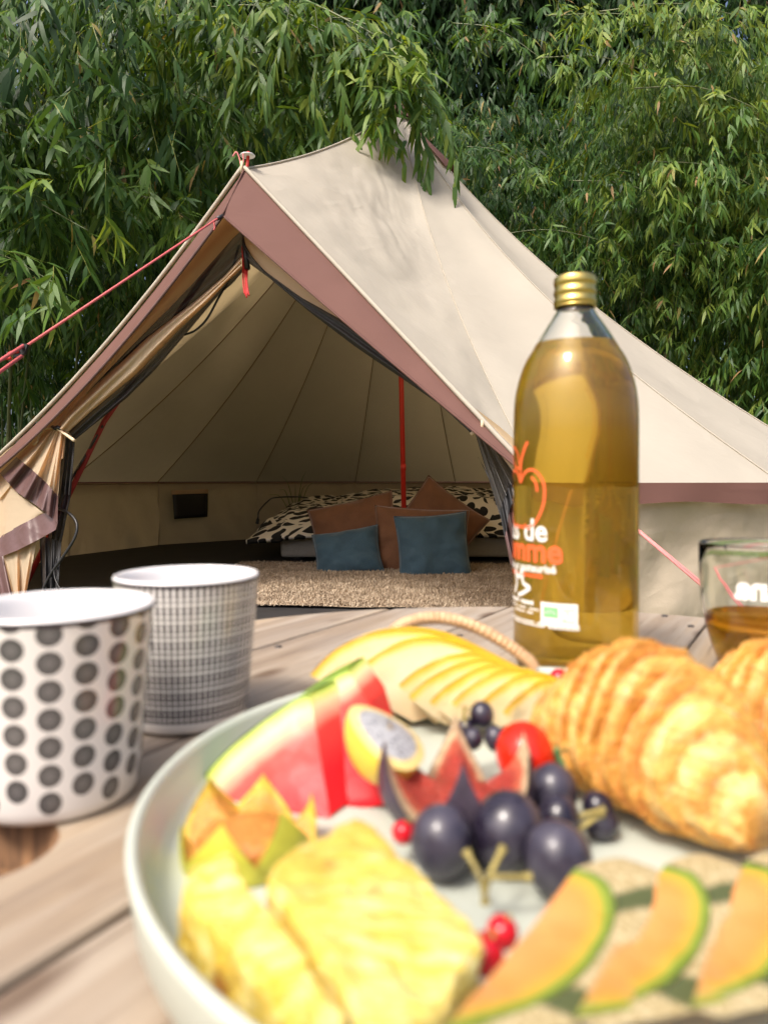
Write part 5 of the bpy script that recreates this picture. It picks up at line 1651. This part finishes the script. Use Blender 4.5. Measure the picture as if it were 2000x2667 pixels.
# ---- pastries
def pastry_mat():
    b = MB("pastry_crust"); co = b.coord()
    s = b.attr("saw"); n = b.noise(co, 70, 5, 0.6); n2 = b.noise(co, 240, 4)
    f_ = b.math('ADD', b.math('MULTIPLY', s, 0.62), b.math('MULTIPLY', n, 0.5))
    c = b.ramp(f_, [(0.22, (0.40, 0.15, 0.022)), (0.46, (0.57, 0.27, 0.045)), (0.66, (0.67, 0.39, 0.09)), (0.84, (0.72, 0.48, 0.16)), (0.98, (0.76, 0.60, 0.32))])
    pt = b.ramp(b.noise(co, 32, 4, 0.6), [(0.36, (0.78, 0.62, 0.45)), (0.56, (1, 1, 1))])
    c = b.mix(0.9, c, b.mix(1.0, c, pt, 'MULTIPLY'))
    st_ = b.ramp(b.noise(b.mapping(co, (40, 40, 420), rot=(0.5, 0.4, 0.2)), 1.0, 4, 0.6), [(0.36, (0.70, 0.55, 0.40)), (0.56, (1, 1, 1))])
    c = b.mix(0.8, c, b.mix(1.0, c, st_, 'MULTIPLY'))
    return b.done(b.pbsdf(c, 0.45, b.bump(b.math('ADD', n, b.math('MULTIPLY', n2, 0.5)), 0.7, 0.004), **{"Subsurface Weight": 0.15, "Subsurface Radius": (0.01, 0.005, 0.002), "Subsurface Scale": 0.4}))
M['pastry'] = pastry_mat()
def pastry(label, ends, R0, lift, seed, layers=10, squash=1.22):
    p0, p1, p2_ = [np.asarray(p) for p in ends]
    nU, nV = 260, 56
    rl_ = random.Random(int(seed * 10)); cuts = np.cumsum([rl_.uniform(0.6, 1.5) for _ in range(layers + 1)]); cuts = np.concatenate([[0], cuts]) / cuts[-1] * 1.16 - 0.08
    ax = spline([p0, p1, p2_], nU)
    tn = norm(np.gradient(ax, axis=0))
    o = thing("pastry", label, "pastry", (p1[0], p1[1], FZ), "ridged golden pastries on the tray")
    pts = np.zeros((nU, nV, 3)); sw = np.zeros((nU, nV))
    for i in range(nU):
        u = i / (nU - 1)
        env = max(0.02, math.sin(math.pi * (0.04 + 0.92 * u))) ** 0.62
        sdv = norm(np.cross(tn[i], np.array([0, 0, 1.0])))
        for j in range(nV):
            a_ = 2 * math.pi * j / nV
            uu_ = u + 0.075 * math.sin(a_ + 0.9) + 0.022 * nz((math.cos(a_) * 2, math.sin(a_) * 2, u * 3 + seed), 1.0)
            k_ = int(np.clip(np.searchsorted(cuts, uu_) - 1, 0, len(cuts) - 2))
            fr = float(np.clip((uu_ - cuts[k_]) / (cuts[k_ + 1] - cuts[k_]), 0, 1))
            lv = nz((k_ * 3.7, seed, math.sin(a_) * 0.8), 1.0)
            rid = fr ** 1.6 if fr < 0.9 else 1 - (fr - 0.9) * 9
            r = R0 * env * (0.87 + 0.15 * rid + 0.05 * lv) * (1 + 0.07 * nz((math.cos(a_) * 1.4, math.sin(a_) * 1.4, u * 5 + seed), 1.0))
            r += 0.0012 * nz((a_ * 2, u * 24, seed), 1.5) + 0.0010 * nz((a_ * 5, u * 60, seed), 1.0)
            r *= 1 + 0.10 * max(0, math.sin(a_)) ** 6
            saw = 1 - rid
            z = squash * r * math.sin(a_)
            if z < 0: z *= 0.55
            pts[i, j] = ax[i] + sdv * r * math.cos(a_) + np.array([0, 0, z])
            sw[i, j] = 0.55 + 0.45 * math.sin(math.pi * min(1, fr * 1.15)) - (0.5 if fr < 0.06 else 0)
    pts[:, :, 2] = np.maximum(pts[:, :, 2], FZ + 0.0008)
    f_ = grid_faces(nU, nV, True) + [tuple(range(nV))[::-1], tuple((nU - 1) * nV + k for k in range(nV))]
    mesh("crust", pts.reshape(-1, 3), f_, M['pastry'], o, True, {"saw": sw.ravel()})
    return o
def onf(px, py, d, lift):
    p = P(px, py, d); p[2] = FZ + lift; return p
pastry("large golden ridged pastry beside the tomato and grapes", [onf(1400, 1950, 0.330, 0.018), onf(1690, 1990, 0.292, 0.023), onf(1985, 2100, 0.238, 0.016)], 0.0335, 0, 1.0)
pastry("golden ridged pastry partly out of frame at the right edge", [onf(1830, 1900, 0.352, 0.018), onf(2060, 1950, 0.315, 0.022), onf(2400, 2050, 0.280, 0.016)], 0.031, 0, 2.0)

# ------------------------------------------------------------------ grass round the tent
NGR = 26000
gxy = np.stack([rng.uniform(-4.5, 4.5, NGR), rng.uniform(-1.5, 8.8, NGR)], 1)
keep = (np.hypot(gxy[:, 0] - C[0], gxy[:, 1] - C[1]) > 2.55) & (np.hypot(gxy[:, 0] - TC[0], gxy[:, 1] - TC[1]) > 0.43)
gxy = gxy[keep]; NGR = len(gxy)
fo = Foliage()
fo.add(np.concatenate([gxy, np.full((NGR, 1), -0.045)], 1), np.stack([rng.normal(0, 0.35, NGR), rng.normal(0, 0.35, NGR), np.ones(NGR)], 1),
       norm(np.stack([rng.normal(0, 1, NGR), rng.normal(0, 1, NGR), np.full(NGR, 0.2)], 1)), rng.uniform(0.05, 0.11, NGR), rng.uniform(0.003, 0.006, NGR),
       rng.uniform(0, 0.5, NGR), np.clip(rng.normal(0.6, 0.18, NGR), 0, 0.92))
gr = fo.build("grass", None)
tag(gr, "short green grass on the ground round the tent", "grass", kind="stuff")
